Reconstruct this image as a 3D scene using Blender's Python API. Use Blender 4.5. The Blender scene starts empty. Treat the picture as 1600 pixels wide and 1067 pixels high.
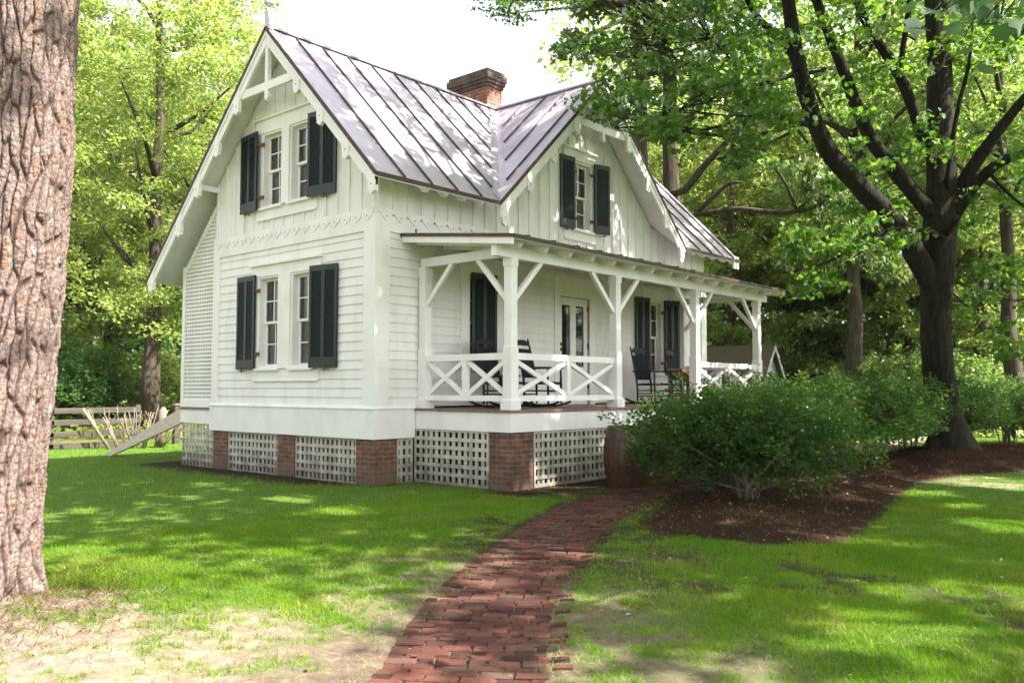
import bpy, math, random
import numpy as np
from mathutils import Vector, Matrix

random.seed(7)
RNG = np.random.default_rng(7)
scene = bpy.context.scene
COL = scene.collection

# ------------------------------------------------------------------ camera
CAM = np.array([10.334, -8.655, 1.483])
YAW, PITCH, ROLL, FPX = 0.7161, 0.055, 0.001, 1351.4
_cp, _sp, _cy, _sy = math.cos(PITCH), math.sin(PITCH), math.cos(YAW), math.sin(YAW)
FWD = np.array([-_sy * _cp, _cy * _cp, _sp])
_r = np.array([_cy, _sy, 0.0])
_u = np.cross(_r, FWD)
RIGHT = _r * math.cos(ROLL) + _u * math.sin(ROLL)
UP = _u * math.cos(ROLL) - _r * math.sin(ROLL)
cam_data = bpy.data.cameras.new("camera")
cam_data.sensor_width = 36.0
cam_data.lens = FPX / 1600 * 36
cam_data.clip_end = 2000
cam = bpy.data.objects.new("camera", cam_data)
COL.objects.link(cam)
cam.matrix_world = Matrix(((RIGHT[0], UP[0], -FWD[0], CAM[0]), (RIGHT[1], UP[1], -FWD[1], CAM[1]),
                           (RIGHT[2], UP[2], -FWD[2], CAM[2]), (0, 0, 0, 1)))
scene.camera = cam


def dep(u, v, d):
    """world point seen at photo pixel (u, v), d metres deep: used to survey where things stand"""
    return CAM + (FWD + RIGHT * (u - 800) / FPX + UP * (533.5 - v) / FPX) * d


def gnd(u, d):
    p = dep(u, 608, d)
    return float(p[0]), float(p[1])


# ------------------------------------------------------------------ light
SUN = np.array([5.8, 1.8, 7.7]); SUN /= np.linalg.norm(SUN)
world = bpy.data.worlds.new("World"); scene.world = world; world.use_nodes = True
wn = world.node_tree
bg = wn.nodes["Background"]
sky = wn.nodes.new("ShaderNodeTexSky"); sky.sky_type = 'NISHITA'; sky.sun_disc = False
sky.sun_elevation = math.asin(SUN[2]); sky.sun_rotation = math.atan2(SUN[0], SUN[1])
sky.air_density = 1.0; sky.dust_density = 4.0; sky.ozone_density = 0.6
hs = wn.nodes.new("ShaderNodeHueSaturation"); hs.inputs['Saturation'].default_value = .22; hs.inputs['Value'].default_value = 1.0     # pale, hazy summer sky
wn.links.new(sky.outputs[0], hs.inputs['Color']); wn.links.new(hs.outputs[0], bg.inputs[0]); bg.inputs[1].default_value = 0.115
sl = bpy.data.lights.new("sun", 'SUN'); sl.energy = 5.0; sl.angle = math.radians(0.5); sl.color = (1, .94, .84)
so = bpy.data.objects.new("sun", sl); COL.objects.link(so)
so.rotation_euler = Vector(SUN).to_track_quat('Z', 'Y').to_euler(); so.location = (20, 0, 40)
scene.view_settings.view_transform = 'Standard'; scene.view_settings.look = 'None'
scene.view_settings.exposure = 2.02; scene.view_settings.gamma = 1
scene.cycles.max_bounces = 7; scene.cycles.diffuse_bounces = 4; scene.cycles.glossy_bounces = 3
scene.cycles.transmission_bounces = 4; scene.cycles.transparent_max_bounces = 6
scene.cycles.caustics_reflective = False; scene.cycles.caustics_refractive = False


# ------------------------------------------------------------------ materials
def new_mat(name):
    m = bpy.data.materials.new(name); m.use_nodes = True
    nt = m.node_tree; b = nt.nodes["Principled BSDF"]
    return m, nt, b


def ramp(nt, stops):
    r = nt.nodes.new("ShaderNodeValToRGB"); e = r.color_ramp.elements
    while len(e) < len(stops): e.new(0.5)
    for el, (p, c) in zip(e, stops): el.position = p; el.color = (*c, 1)
    return r


def coords(nt, scale=(1, 1, 1), kind='Object'):
    t = nt.nodes.new("ShaderNodeTexCoord"); mp = nt.nodes.new("ShaderNodeMapping")
    mp.inputs['Scale'].default_value = scale; nt.links.new(t.outputs[kind], mp.inputs[0])
    return mp.outputs[0]


def noise(nt, co, scale, detail=4, rough=.55):
    n = nt.nodes.new("ShaderNodeTexNoise"); n.inputs['Scale'].default_value = scale
    n.inputs['Detail'].default_value = detail; n.inputs['Roughness'].default_value = rough
    nt.links.new(co, n.inputs['Vector']); return n


def bump(nt, b, h, strength, dist=.02):
    bp = nt.nodes.new("ShaderNodeBump"); bp.inputs['Strength'].default_value = strength
    bp.inputs['Distance'].default_value = dist
    nt.links.new(h, bp.inputs['Height']); nt.links.new(bp.outputs[0], b.inputs['Normal'])


def mat(name, c1, c2=None, rough=.6, scale=6, stretch=(1, 1, 1), bmp=.15, metallic=0.0, lo=.35, hi=.65, detail=5, spec=.5, bd=.02):
    m, nt, b = new_mat(name)
    co = coords(nt, stretch); n = noise(nt, co, scale, detail)
    r = ramp(nt, [(lo, c1), (hi, c2 or c1)]); nt.links.new(n.outputs['Fac'], r.inputs[0])
    nt.links.new(r.outputs[0], b.inputs['Base Color'])
    b.inputs['Roughness'].default_value = rough; b.inputs['Metallic'].default_value = metallic
    b.inputs['Specular IOR Level'].default_value = spec
    if bmp: bump(nt, b, n.outputs['Fac'], bmp, bd)
    return m


def splash(m, top=.42, c=(.10, .075, .055)):
    """mud thrown up by rain on the lowest part of a wall"""
    nt = m.node_tree; b = nt.nodes['Principled BSDF']; src = b.inputs['Base Color'].links[0].from_socket
    t = nt.nodes.new("ShaderNodeNewGeometry"); sp = nt.nodes.new("ShaderNodeSeparateXYZ"); nt.links.new(t.outputs['Position'], sp.inputs[0])
    n = noise(nt, t.outputs['Position'], 5, 6, .7); a = nt.nodes.new("ShaderNodeMath"); a.operation = 'MULTIPLY_ADD'; a.inputs[1].default_value = -.9; nt.links.new(n.outputs['Fac'], a.inputs[0]); nt.links.new(sp.outputs[2], a.inputs[2])
    r = ramp(nt, [(0, (.75,) * 3), (top, (0, 0, 0))]); ad = nt.nodes.new("ShaderNodeMath"); ad.operation = 'ADD'; ad.inputs[1].default_value = .45; nt.links.new(a.outputs[0], ad.inputs[0]); nt.links.new(ad.outputs[0], r.inputs[0])
    mx = nt.nodes.new("ShaderNodeMix"); mx.data_type = 'RGBA'; nt.links.new(r.outputs[0], mx.inputs[0]); nt.links.new(src, mx.inputs[6]); mx.inputs[7].default_value = (*c, 1); nt.links.new(mx.outputs[2], b.inputs['Base Color'])


def island_mat(name, stops, rough=.8, bmp=.3, nscale=60, tint=None):
    m, nt, b = new_mat(name)
    g = nt.nodes.new("ShaderNodeNewGeometry"); r = ramp(nt, stops)
    co = coords(nt); n = noise(nt, co, nscale, 6)
    mx = nt.nodes.new("ShaderNodeMix"); mx.data_type = 'RGBA'; mx.blend_type = 'MULTIPLY'; mx.inputs[0].default_value = .6
    r2 = ramp(nt, [(.3, (.45, .45, .45)), (.7, (1.15, 1.15, 1.15))])
    nt.links.new(g.outputs['Random Per Island'], r.inputs[0]); nt.links.new(n.outputs['Fac'], r2.inputs[0])
    nt.links.new(r.outputs[0], mx.inputs[6]); nt.links.new(r2.outputs[0], mx.inputs[7])
    out = mx.outputs[2]
    if tint:
        n3 = noise(nt, co, tint[1], 3); r3 = ramp(nt, [(tint[2], (0, 0, 0)), (tint[3], (1, 1, 1))])
        nt.links.new(n3.outputs['Fac'], r3.inputs[0])
        m2 = nt.nodes.new("ShaderNodeMix"); m2.data_type = 'RGBA'
        nt.links.new(r3.outputs[0], m2.inputs[0]); nt.links.new(out, m2.inputs[6]); m2.inputs[7].default_value = (*tint[0], 1)
        out = m2.outputs[2]
    nt.links.new(out, b.inputs['Base Color']); b.inputs['Roughness'].default_value = rough; b.inputs['Specular IOR Level'].default_value = .2
    if bmp: bump(nt, b, n.outputs['Fac'], bmp, .01)
    return m


def leaf_mat(name, stops, trans, tw=.5, rough=.5, vary=1.5, gloss=.35):
    """leaf: diffuse + translucent + a little gloss; colour varies from leaf to leaf and from limb to limb"""
    m, nt, b = new_mat(name); nt.nodes.remove(b); o = nt.nodes["Material Output"]
    g = nt.nodes.new("ShaderNodeNewGeometry"); co = coords(nt); n = noise(nt, co, vary, 2)
    ad = nt.nodes.new("ShaderNodeMath"); ad.operation = 'MULTIPLY_ADD'; ad.inputs[1].default_value = .45; 
    nt.links.new(g.outputs['Random Per Island'], ad.inputs[0])
    sc = nt.nodes.new("ShaderNodeMath"); sc.operation = 'MULTIPLY_ADD'; sc.inputs[1].default_value = 1.3; sc.inputs[2].default_value = -.38
    nt.links.new(n.outputs['Fac'], sc.inputs[0]); nt.links.new(sc.outputs[0], ad.inputs[2])
    r = ramp(nt, stops); nt.links.new(ad.outputs[0], r.inputs[0])
    r2 = ramp(nt, trans); nt.links.new(ad.outputs[0], r2.inputs[0])
    d = nt.nodes.new("ShaderNodeBsdfDiffuse"); t = nt.nodes.new("ShaderNodeBsdfTranslucent"); gl = nt.nodes.new("ShaderNodeBsdfGlossy")
    gl.inputs['Roughness'].default_value = rough; gl.inputs['Color'].default_value = (.9, 1, .9, 1)
    nt.links.new(r.outputs[0], d.inputs[0]); nt.links.new(r2.outputs[0], t.inputs[0])
    m1 = nt.nodes.new("ShaderNodeMixShader"); m1.inputs[0].default_value = tw
    nt.links.new(d.outputs[0], m1.inputs[1]); nt.links.new(t.outputs[0], m1.inputs[2])
    fr = nt.nodes.new("ShaderNodeFresnel"); fr.inputs[0].default_value = 1.38
    gm = nt.nodes.new("ShaderNodeMath"); gm.operation = 'MULTIPLY'; gm.inputs[1].default_value = gloss; nt.links.new(fr.outputs[0], gm.inputs[0])
    m2 = nt.nodes.new("ShaderNodeMixShader"); nt.links.new(gm.outputs[0], m2.inputs[0])
    nt.links.new(m1.outputs[0], m2.inputs[1]); nt.links.new(gl.outputs[0], m2.inputs[2])
    nt.links.new(m2.outputs[0], o.inputs[0])
    return m


M = {}
M['white'] = mat('white_paint', (.73, .71, .68), (.83, .815, .795), .5, 2.4, (1, 1, .6), bmp=.08, lo=.28, hi=.55, detail=9)
M['siding'] = mat('siding_paint', (.66, .64, .605), (.80, .785, .765), .55, 1.9, (1.5, 1.5, .5), bmp=.1, lo=.26, hi=.52, detail=10)
M['lattice'] = mat('weathered_lattice_paint', (.58, .56, .48), (.34, .32, .26), .7, 5, bmp=.2, lo=.3, hi=.7)
M['green'] = mat('dark_green_paint', (.002, .011, .009), (.0035, .015, .012), .45, 8, bmp=.05)
M['copper'] = None
M['edge'] = mat('brown_copper_edge', (.050, .028, .025), (.085, .045, .038), .6, 8, metallic=.2)
M['iron'] = mat('black_iron', (.035, .025, .022), (.06, .03, .02), .6, 20)
M['rust'] = mat('rusty_iron', (.10, .045, .03), (.16, .07, .05), .7, 20)
M['floor'] = mat('brown_floor_paint', (.15, .095, .07), (.22, .15, .11), .6, 8, (1, .1, 1))
M['void'] = mat('void_shade', (.02, .017, .013), (.035, .03, .022), .95, 4)  # near-black colour stands in for shade inside holes and hollows
M['curtain'] = mat('lace_curtain', (.62, .62, .60), (.45, .45, .44), .9, 30)
M['interior'] = mat('dim_interior', (.20, .18, .16), (.16, .15, .13), .9, 3)
M['black'] = mat('black_paint', (.006, .007, .009), (.009, .010, .012), .5, 9, bmp=.03, spec=.3)
M['weave'] = mat('dark_woven_seat', (.008, .012, .014), (.016, .02, .022), .8, 90, bmp=.4, spec=.2)
M['oldwood'] = mat('pale_weathered_wood', (.66, .58, .48), (.48, .41, .33), .85, 5, (1, 1, 8), bmp=.4)
M['fencewood'] = mat('fence_wood', (.085, .071, .054), (.045, .037, .027), .85, 4, (1, .25, 5), bmp=.4)
M['stick'] = mat('bare_grey_wood', (.24, .19, .145), (.13, .10, .075), .85, 9, (3, 3, 1), bmp=.4)
M['shrubwood'] = mat('shrub_stem_bark', (.20, .17, .13), (.09, .072, .055), .9, 14, (1, 1, .3), bmp=.4)
M['darkwood'] = mat('dark_brown_wood', (.06, .03, .015), (.035, .018, .01), .5, 6)
M['brownwood'] = mat('brown_wood', (.24, .12, .05), (.13, .06, .025), .45, 6, (1, 1, 6), bmp=.2)
M['barrel'] = mat('barrel_oak', (.11, .045, .018), (.028, .014, .008), .45, 5, (5, 5, .8), bmp=.4, lo=.3, hi=.7)
M['shingle'] = mat('brown_shingle', (.075, .06, .045), (.12, .095, .07), .9, 7, (1, 1, 4), bmp=.6)
M['grey_siding'] = mat('grey_white_paint', (.55, .58, .60), (.47, .5, .52), .6, 3)


def glass_mat():
    m, nt, b = new_mat('window_glass'); nt.nodes.remove(b); o = nt.nodes["Material Output"]
    t = nt.nodes.new("ShaderNodeBsdfTransparent"); t.inputs[0].default_value = (.82, .86, .85, 1)
    g = nt.nodes.new("ShaderNodeBsdfGlossy"); g.inputs['Roughness'].default_value = .015
    co = coords(nt); n = noise(nt, co, 3.5, 1); bp = nt.nodes.new("ShaderNodeBump"); bp.inputs['Strength'].default_value = .12
    bp.inputs['Distance'].default_value = .02
    nt.links.new(n.outputs['Fac'], bp.inputs['Height']); nt.links.new(bp.outputs[0], g.inputs['Normal'])
    f = nt.nodes.new("ShaderNodeFresnel"); f.inputs[0].default_value = 1.75
    mx = nt.nodes.new("ShaderNodeMixShader"); nt.links.new(f.outputs[0], mx.inputs[0])
    nt.links.new(t.outputs[0], mx.inputs[1]); nt.links.new(g.outputs[0], mx.inputs[2]); nt.links.new(mx.outputs[0], o.inputs[0])
    return m


M['glass'] = glass_mat()


def copper_mat():
    m, nt, b = new_mat('aged_copper_roof')
    co = coords(nt); n = noise(nt, co, 1.1, 6, .62); n2 = noise(nt, co, 14, 4)
    r = ramp(nt, [(.3, (.38, .32, .37)), (.5, (.50, .45, .53)), (.72, (.60, .55, .62))])  # lavender tint puts the sky's reflection into the copper's base colour
    nt.links.new(n.outputs['Fac'], r.inputs[0]); nt.links.new(r.outputs[0], b.inputs['Base Color'])
    rr = ramp(nt, [(.3, (.36,) * 3), (.7, (.5,) * 3)]); nt.links.new(n2.outputs['Fac'], rr.inputs[0])
    nt.links.new(rr.outputs[0], b.inputs['Roughness']); b.inputs['Metallic'].default_value = .6
    bump(nt, b, n2.outputs['Fac'], .08, .01)
    return m


M['copper'] = copper_mat()


def brick_mat(name, c1, c2, mortar, scale=1.0):
    """brick courses from a horizontal coordinate u = x + y and height z"""
    m, nt, b = new_mat(name)
    t = nt.nodes.new("ShaderNodeTexCoord"); s = nt.nodes.new("ShaderNodeSeparateXYZ"); nt.links.new(t.outputs['Object'], s.inputs[0])
    a = nt.nodes.new("ShaderNodeMath"); a.operation = 'ADD'; nt.links.new(s.outputs[0], a.inputs[0]); nt.links.new(s.outputs[1], a.inputs[1])
    c = nt.nodes.new("ShaderNodeCombineXYZ"); nt.links.new(a.outputs[0], c.inputs[0]); nt.links.new(s.outputs[2], c.inputs[1])
    nz = noise(nt, t.outputs['Object'], 9, 3)
    br = nt.nodes.new("ShaderNodeTexBrick"); br.inputs['Scale'].default_value = scale
    br.inputs['Brick Width'].default_value = .21; br.inputs['Row Height'].default_value = .075
    br.inputs['Mortar Size'].default_value = .009; br.inputs['Mortar Smooth'].default_value = .4; br.inputs['Bias'].default_value = 0
    br.inputs['Color1'].default_value = (*c1, 1); br.inputs['Color2'].default_value = (*c2, 1); br.inputs['Mortar'].default_value = (*mortar, 1)
    va = nt.nodes.new("ShaderNodeVectorMath"); va.operation = 'MULTIPLY_ADD'; va.inputs[1].default_value = (.012, .012, .012)
    nt.links.new(nz.outputs['Color'], va.inputs[0]); nt.links.new(c.outputs[0], va.inputs[2]); nt.links.new(va.outputs[0], br.inputs['Vector'])
    n = noise(nt, t.outputs['Object'], 5, 6); r = ramp(nt, [(.3, (.35, .33, .30)), (.65, (1.1, 1.1, 1.1))])
    nt.links.new(n.outputs['Fac'], r.inputs[0])
    mx = nt.nodes.new("ShaderNodeMix"); mx.data_type = 'RGBA'; mx.blend_type = 'MULTIPLY'; mx.inputs[0].default_value = .8
    nt.links.new(br.outputs['Color'], mx.inputs[6]); nt.links.new(r.outputs[0], mx.inputs[7]); nt.links.new(mx.outputs[2], b.inputs['Base Color'])
    b.inputs['Roughness'].default_value = .9
    iv = nt.nodes.new("ShaderNodeMath"); iv.operation = 'SUBTRACT'; iv.inputs[0].default_value = 1; nt.links.new(br.outputs['Fac'], iv.inputs[1])
    bump(nt, b, iv.outputs[0], .6, .012)
    return m


M['brick'] = brick_mat('red_brick', (.25, .095, .06), (.12, .055, .04), (.215, .185, .155))
splash(M['brick']); splash(M['lattice'], .5)
M['chimney'] = brick_mat('chimney_brick', (.38, .13, .095), (.26, .09, .07), (.34, .28, .25))


def bark_mat(name, c1, c2, c3, sc=(9, 9, 1.6), bmp=1.0):
    m, nt, b = new_mat(name)
    co = coords(nt, sc); n = noise(nt, co, 1.0, 7, .65)
    r = ramp(nt, [(.3, c1), (.5, c2), (.72, c3)]); nt.links.new(n.outputs['Fac'], r.inputs[0]); nt.links.new(r.outputs[0], b.inputs['Base Color'])
    b.inputs['Roughness'].default_value = .95; b.inputs['Specular IOR Level'].default_value = .2
    bump(nt, b, n.outputs['Fac'], bmp, .04)
    return m


M['bark'] = bark_mat('dark_maple_bark', (.008, .0065, .005), (.016, .013, .009), (.040, .034, .024), (14, 14, 2.2))
M['bgbark'] = bark_mat('wood_bark', (.028, .022, .016), (.06, .048, .036), (.12, .10, .08))

LM = {}
LM['maple'] = leaf_mat('maple_leaf', [(0, (.022, .068, .012)), (.5, (.045, .115, .017)), (1, (.085, .16, .024))],
                       [(0, (.11, .26, .018)), (.5, (.19, .37, .026)), (1, (.34, .48, .045))], .5, gloss=.25)
LM['bright'] = leaf_mat('bright_leaf', [(0, (.085, .15, .025)), (.5, (.15, .21, .04)), (1, (.23, .26, .07))],
                        [(0, (.28, .44, .06)), (.5, (.46, .56, .11)), (1, (.64, .66, .19))], .55)
LM['mid'] = leaf_mat('mid_green_leaf', [(0, (.045, .11, .018)), (.5, (.085, .165, .025)), (1, (.15, .22, .035))],
                     [(0, (.19, .36, .05)), (.5, (.33, .48, .08)), (1, (.52, .58, .15))], .55)
LM['dark'] = leaf_mat('dark_green_leaf', [(0, (.022, .065, .014)), (.5, (.04, .10, .02)), (1, (.075, .15, .03))],
                      [(0, (.09, .24, .02)), (.5, (.14, .32, .025)), (1, (.24, .42, .035))], .45)
LM['shrub'] = leaf_mat('glossy_shrub_leaf', [(0, (.012, .042, .010)), (.45, (.034, .086, .017)), (.75, (.075, .140, .025)), (1, (.15, .20, .045))],
                       [(0, (.05, .15, .015)), (.45, (.13, .27, .026)), (.75, (.25, .38, .04)), (1, (.36, .46, .07))], .4, rough=.5, vary=2.2, gloss=.15)
LM['pine'] = leaf_mat('pine_needle', [(0, (.045, .09, .02)), (.5, (.08, .13, .03)), (1, (.15, .15, .05))],
                      [(0, (.12, .22, .03)), (.5, (.2, .3, .05)), (1, (.34, .34, .1))], .4)


# ------------------------------------------------------------------ mesh helpers
class MB:
    def __init__(s): s.v, s.f, s.m = [], [], []

    def poly(s, pts, mi=0):
        i = len(s.v); s.v.extend([tuple(map(float, p)) for p in pts]); s.f.append(tuple(range(i, i + len(pts)))); s.m.append(mi)

    def hexa(s, c, mi=0):
        """c: 8 corners, bottom ring 0-3 counter-clockwise then top ring 4-7"""
        i = len(s.v); s.v.extend([tuple(map(float, p)) for p in c])
        for q in ((3, 2, 1, 0), (4, 5, 6, 7), (0, 1, 5, 4), (1, 2, 6, 5), (2, 3, 7, 6), (3, 0, 4, 7)):
            s.f.append(tuple(i + k for k in q)); s.m.append(mi)

    def box(s, x0, x1, y0, y1, z0, z1, mi=0):
        s.hexa([(x0, y0, z0), (x1, y0, z0), (x1, y1, z0), (x0, y1, z0), (x0, y0, z1), (x1, y0, z1), (x1, y1, z1), (x0, y1, z1)], mi)

    def bar(s, a, b, w, h, up=(0, 0, 1), mi=0, w2=None, h2=None):
        """square bar from a to b, w wide sideways, h along up"""
        a, b, up = np.array(a, float), np.array(b, float), np.array(up, float)
        d = b - a; d /= np.linalg.norm(d); sd = np.cross(d, up)
        if np.linalg.norm(sd) < 1e-6: sd = np.cross(d, (1, 0, 0))
        sd /= np.linalg.norm(sd); u = np.cross(sd, d)
        c = []
        for p, ww, hh in ((a, w, h), (b, w2 or w, h2 or h)):
            c += [p - sd * ww / 2 - u * hh / 2, p + sd * ww / 2 - u * hh / 2, p + sd * ww / 2 + u * hh / 2, p - sd * ww / 2 + u * hh / 2]
        s.hexa(c, mi)

    def prism(s, pts, off, mi=0):
        """extrude a flat polygon (3-D points) by vector off"""
        n = len(pts); p = [np.array(q, float) for q in pts]; o = np.array(off, float)
        nn = np.zeros(3)
        for k in range(1, n - 1): nn += np.cross(p[k] - p[0], p[k + 1] - p[0])
        if nn @ o > 0: p = p[::-1]
        i = len(s.v); s.v.extend([tuple(q) for q in p]); s.v.extend([tuple(q + o) for q in p])
        s.f.append(tuple(range(i, i + n))); s.m.append(mi)
        s.f.append(tuple(range(i + 2 * n - 1, i + n - 1, -1))); s.m.append(mi)
        for k in range(n):
            k2 = (k + 1) % n
            s.f.append((i + k2, i + k, i + n + k, i + n + k2)); s.m.append(mi)

    def tube(s, pts, rad, n=8, mi=0, cap=True, wob=0.0):
        P = [np.array(p, float) for p in pts]; i0 = len(s.v); m = len(P)
        ref = np.array([.31, .17, .93])
        for k, p in enumerate(P):
            d = P[min(k + 1, m - 1)] - P[max(k - 1, 0)]; d /= np.linalg.norm(d) + 1e-9
            a = np.cross(d, ref)
            if np.linalg.norm(a) < .15: a = np.cross(d, (1, 0, 0))
            a /= np.linalg.norm(a); b = np.cross(d, a)
            for j in range(n):
                t = 2 * math.pi * j / n; r = rad[k] * (1 + wob * math.sin(3 * t + k * .4) + wob * random.uniform(-.6, .6))
                s.v.append(tuple(p + (a * math.cos(t) + b * math.sin(t)) * r))
        for k in range(m - 1):
            for j in range(n):
                j2 = (j + 1) % n
                s.f.append((i0 + k * n + j, i0 + k * n + j2, i0 + (k + 1) * n + j2, i0 + (k + 1) * n + j)); s.m.append(mi)
        if cap:
            s.f.append(tuple(i0 + (m - 1) * n + j for j in range(n))); s.m.append(mi)
            s.f.append(tuple(i0 + n - 1 - j for j in range(n))); s.m.append(mi)

    def lathe(s, prof, c=(0, 0, 0), n=24, mi=0):
        i0 = len(s.v); m = len(prof)
        for r, z in prof:
            for j in range(n):
                t = 2 * math.pi * j / n; s.v.append((c[0] + r * math.cos(t), c[1] + r * math.sin(t), c[2] + z))
        for k in range(m - 1):
            for j in range(n):
                j2 = (j + 1) % n
                s.f.append((i0 + k * n + j, i0 + k * n + j2, i0 + (k + 1) * n + j2, i0 + (k + 1) * n + j)); s.m.append(mi)
        s.f.append(tuple(i0 + (m - 1) * n + j for j in range(n))); s.m.append(mi)
        s.f.append(tuple(i0 + n - 1 - j for j in range(n))); s.m.append(mi)

    def build(s, name, mats, parent=None, smooth=False):
        me = bpy.data.meshes.new(name); me.from_pydata(s.v, [], s.f)
        if not isinstance(mats, (list, tuple)): mats = [mats]
        for q in mats: me.materials.append(q)
        if len(mats) > 1: me.polygons.foreach_set('material_index', s.m)
        if smooth: me.polygons.foreach_set('use_smooth', [True] * len(me.polygons))
        me.update(); o = bpy.data.objects.new(name, me); COL.objects.link(o)
        if parent: o.parent = parent
        return o


def tag(o, label=None, cat=None, group=None, kind=None):
    if label: o['label'] = label
    if cat: o['category'] = cat
    if group: o['group'] = group
    if kind: o['kind'] = kind
    return o


def empty(name, loc=(0, 0, 0), rz=0.0):
    o = bpy.data.objects.new(name, None); COL.objects.link(o); o.location = loc; o.rotation_euler = (0, 0, rz)
    o.empty_display_size = .2
    return o


def copy_tree(o, parent=None):
    c = o.copy(); COL.objects.link(c)
    if parent: c.parent = parent
    for ch in list(o.children): copy_tree(ch, c)
    return c


def np_mesh(name, V, F, mat_, parent=None, nper=None, smooth=False):
    """V (n,3) array; F flat index array with nper corners per face"""
    me = bpy.data.meshes.new(name); nf = len(F) // nper
    me.vertices.add(len(V)); me.vertices.foreach_set('co', np.ascontiguousarray(V, dtype=np.float32).ravel())
    me.loops.add(len(F)); me.loops.foreach_set('vertex_index', np.ascontiguousarray(F, dtype=np.int32))
    me.polygons.add(nf); me.polygons.foreach_set('loop_start', np.arange(0, nf * nper, nper, dtype=np.int32))
    me.polygons.foreach_set('loop_total', np.full(nf, nper, dtype=np.int32))
    if smooth: me.polygons.foreach_set('use_smooth', np.ones(nf, dtype=bool))
    me.materials.append(mat_); me.update(calc_edges=True)
    o = bpy.data.objects.new(name, me); COL.objects.link(o)
    if parent: o.parent = parent
    return o


def nrm(a): return a / (np.linalg.norm(a, axis=-1, keepdims=True) + 1e-9)


SHAPES = {
    'kite': (np.array([(0, 0), (.30, .45), (0, 1), (-.30, .45)]), np.array([0, .06, 0, .06])),
    'oval': (np.array([(0, 0), (.26, .28), (.24, .65), (0, 1), (-.24, .65), (-.26, .28)]), np.array([0, .07, .05, -.06, .05, .07])),
    'maple': (np.array([(0, 0), (.20, .02), (.50, .14), (.38, .36), (.56, .66), (.25, .66), (0, 1.05), (-.25, .66), (-.56, .66), (-.38, .36), (-.50, .14), (-.20, .02)]),
              np.array([0, .02, .09, .05, .02, .03, -.10, .03, .02, .05, .09, .02])),
    'needle': (np.array([(-.012, 0), (.012, 0), (0, 1)]), np.array([0, 0, 0.])),
}


def leaf_arrays(P, size, shape='kite', droop=.35, flat=.55, rng=RNG, outward=None):
    """one leaf polygon at every point of P, tip drooping outward, face roughly up"""
    n = len(P); uv, hz = SHAPES[shape]; k = len(uv)
    az = rng.uniform(0, 2 * np.pi, n); dr = rng.normal(droop, .45, n)
    if outward is not None: az = np.arctan2(outward[:, 1], outward[:, 0]) + rng.normal(0, .9, n)
    d = np.stack([np.cos(az) * np.cos(dr), np.sin(az) * np.cos(dr), -np.sin(dr)], 1)
    up = nrm(np.array([0, 0, 1.0]) + rng.normal(0, flat, (n, 3)))
    s = nrm(np.cross(d, up)); nn = np.cross(s, d)
    sz = (size * rng.uniform(.65, 1.25, n))[:, None, None]
    V = P[:, None, :] + sz * (s[:, None, :] * uv[None, :, 0, None] + d[:, None, :] * uv[None, :, 1, None] + nn[:, None, :] * hz[None, :, None])
    F = np.arange(n * k)
    return V.reshape(-1, 3), F, k


def build_leaves(name, P, size, shape, material, parent=None, **kw):
    V, F, k = leaf_arrays(np.asarray(P, float), size, shape, **kw)
    return np_mesh(name, V, F, material, parent, k)


def spray_points(C, R, per, rng=RNG, flat=.35):
    """points of leaf clusters round the centres C with radii R"""
    n = len(C); g = nrm(rng.normal(0, 1, (n, per, 3))) * (rng.uniform(0, 1, (n, per, 1)) ** .5)
    g[..., 2] *= flat
    tilt = rng.normal(0, .25, (n, 1, 2))
    g[..., 2] += (g[..., :2] * tilt).sum(-1)
    P = C[:, None, :] + g * np.asarray(R).reshape(-1, 1, 1)
    return P.reshape(-1, 3)


# value noise in numpy
def _hash(ix, iy, seed):
    h = (ix.astype(np.int64) * 374761393 + iy.astype(np.int64) * 668265263 + seed * 974711) & 0x7fffffff
    h = (h ^ (h >> 13)) * 1274126177 & 0x7fffffff
    return ((h ^ (h >> 16)) & 0xffff) / 65535.0


def vnoise(x, y, seed=1):
    ix, iy = np.floor(x), np.floor(y); fx, fy = x - ix, y - iy
    fx = fx * fx * (3 - 2 * fx); fy = fy * fy * (3 - 2 * fy)
    a, b, c, d = _hash(ix, iy, seed), _hash(ix + 1, iy, seed), _hash(ix, iy + 1, seed), _hash(ix + 1, iy + 1, seed)
    return (a * (1 - fx) + b * fx) * (1 - fy) + (c * (1 - fx) + d * fx) * fy


def fbm(x, y, seed=1, o=4):
    r = 0; a = .5; t = 0
    for k in range(o):
        r = r + a * vnoise(x * 2 ** k, y * 2 ** k, seed + k); t += a; a *= .55
    return r / t


def sstep(a, b, x):
    t = np.clip((x - a) / (b - a), 0, 1); return t * t * (3 - 2 * t)


def seg_dist(x, y, line):
    """distance to a polyline, and signed side (+ = left)"""
    best = np.full(np.shape(x), 1e9); side = np.zeros(np.shape(x))
    for (ax, ay), (bx, by) in zip(line[:-1], line[1:]):
        dx, dy = bx - ax, by - ay; L2 = dx * dx + dy * dy
        t = np.clip(((x - ax) * dx + (y - ay) * dy) / L2, 0, 1)
        d = np.hypot(x - ax - t * dx, y - ay - t * dy); s = dx * (y - ay) - dy * (x - ax)
        m = d < best; best = np.where(m, d, best); side = np.where(m, s, side)
    return best, side


def in_poly(x, y, poly):
    r = np.zeros(np.shape(x), bool); n = len(poly)
    for i in range(n):
        (ax, ay), (bx, by) = poly[i], poly[(i + 1) % n]
        c = ((ay > y) != (by > y)) & (x < (bx - ax) * (y - ay) / ((by - ay) or 1e-9) + ax)
        r ^= c
    return r

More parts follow.
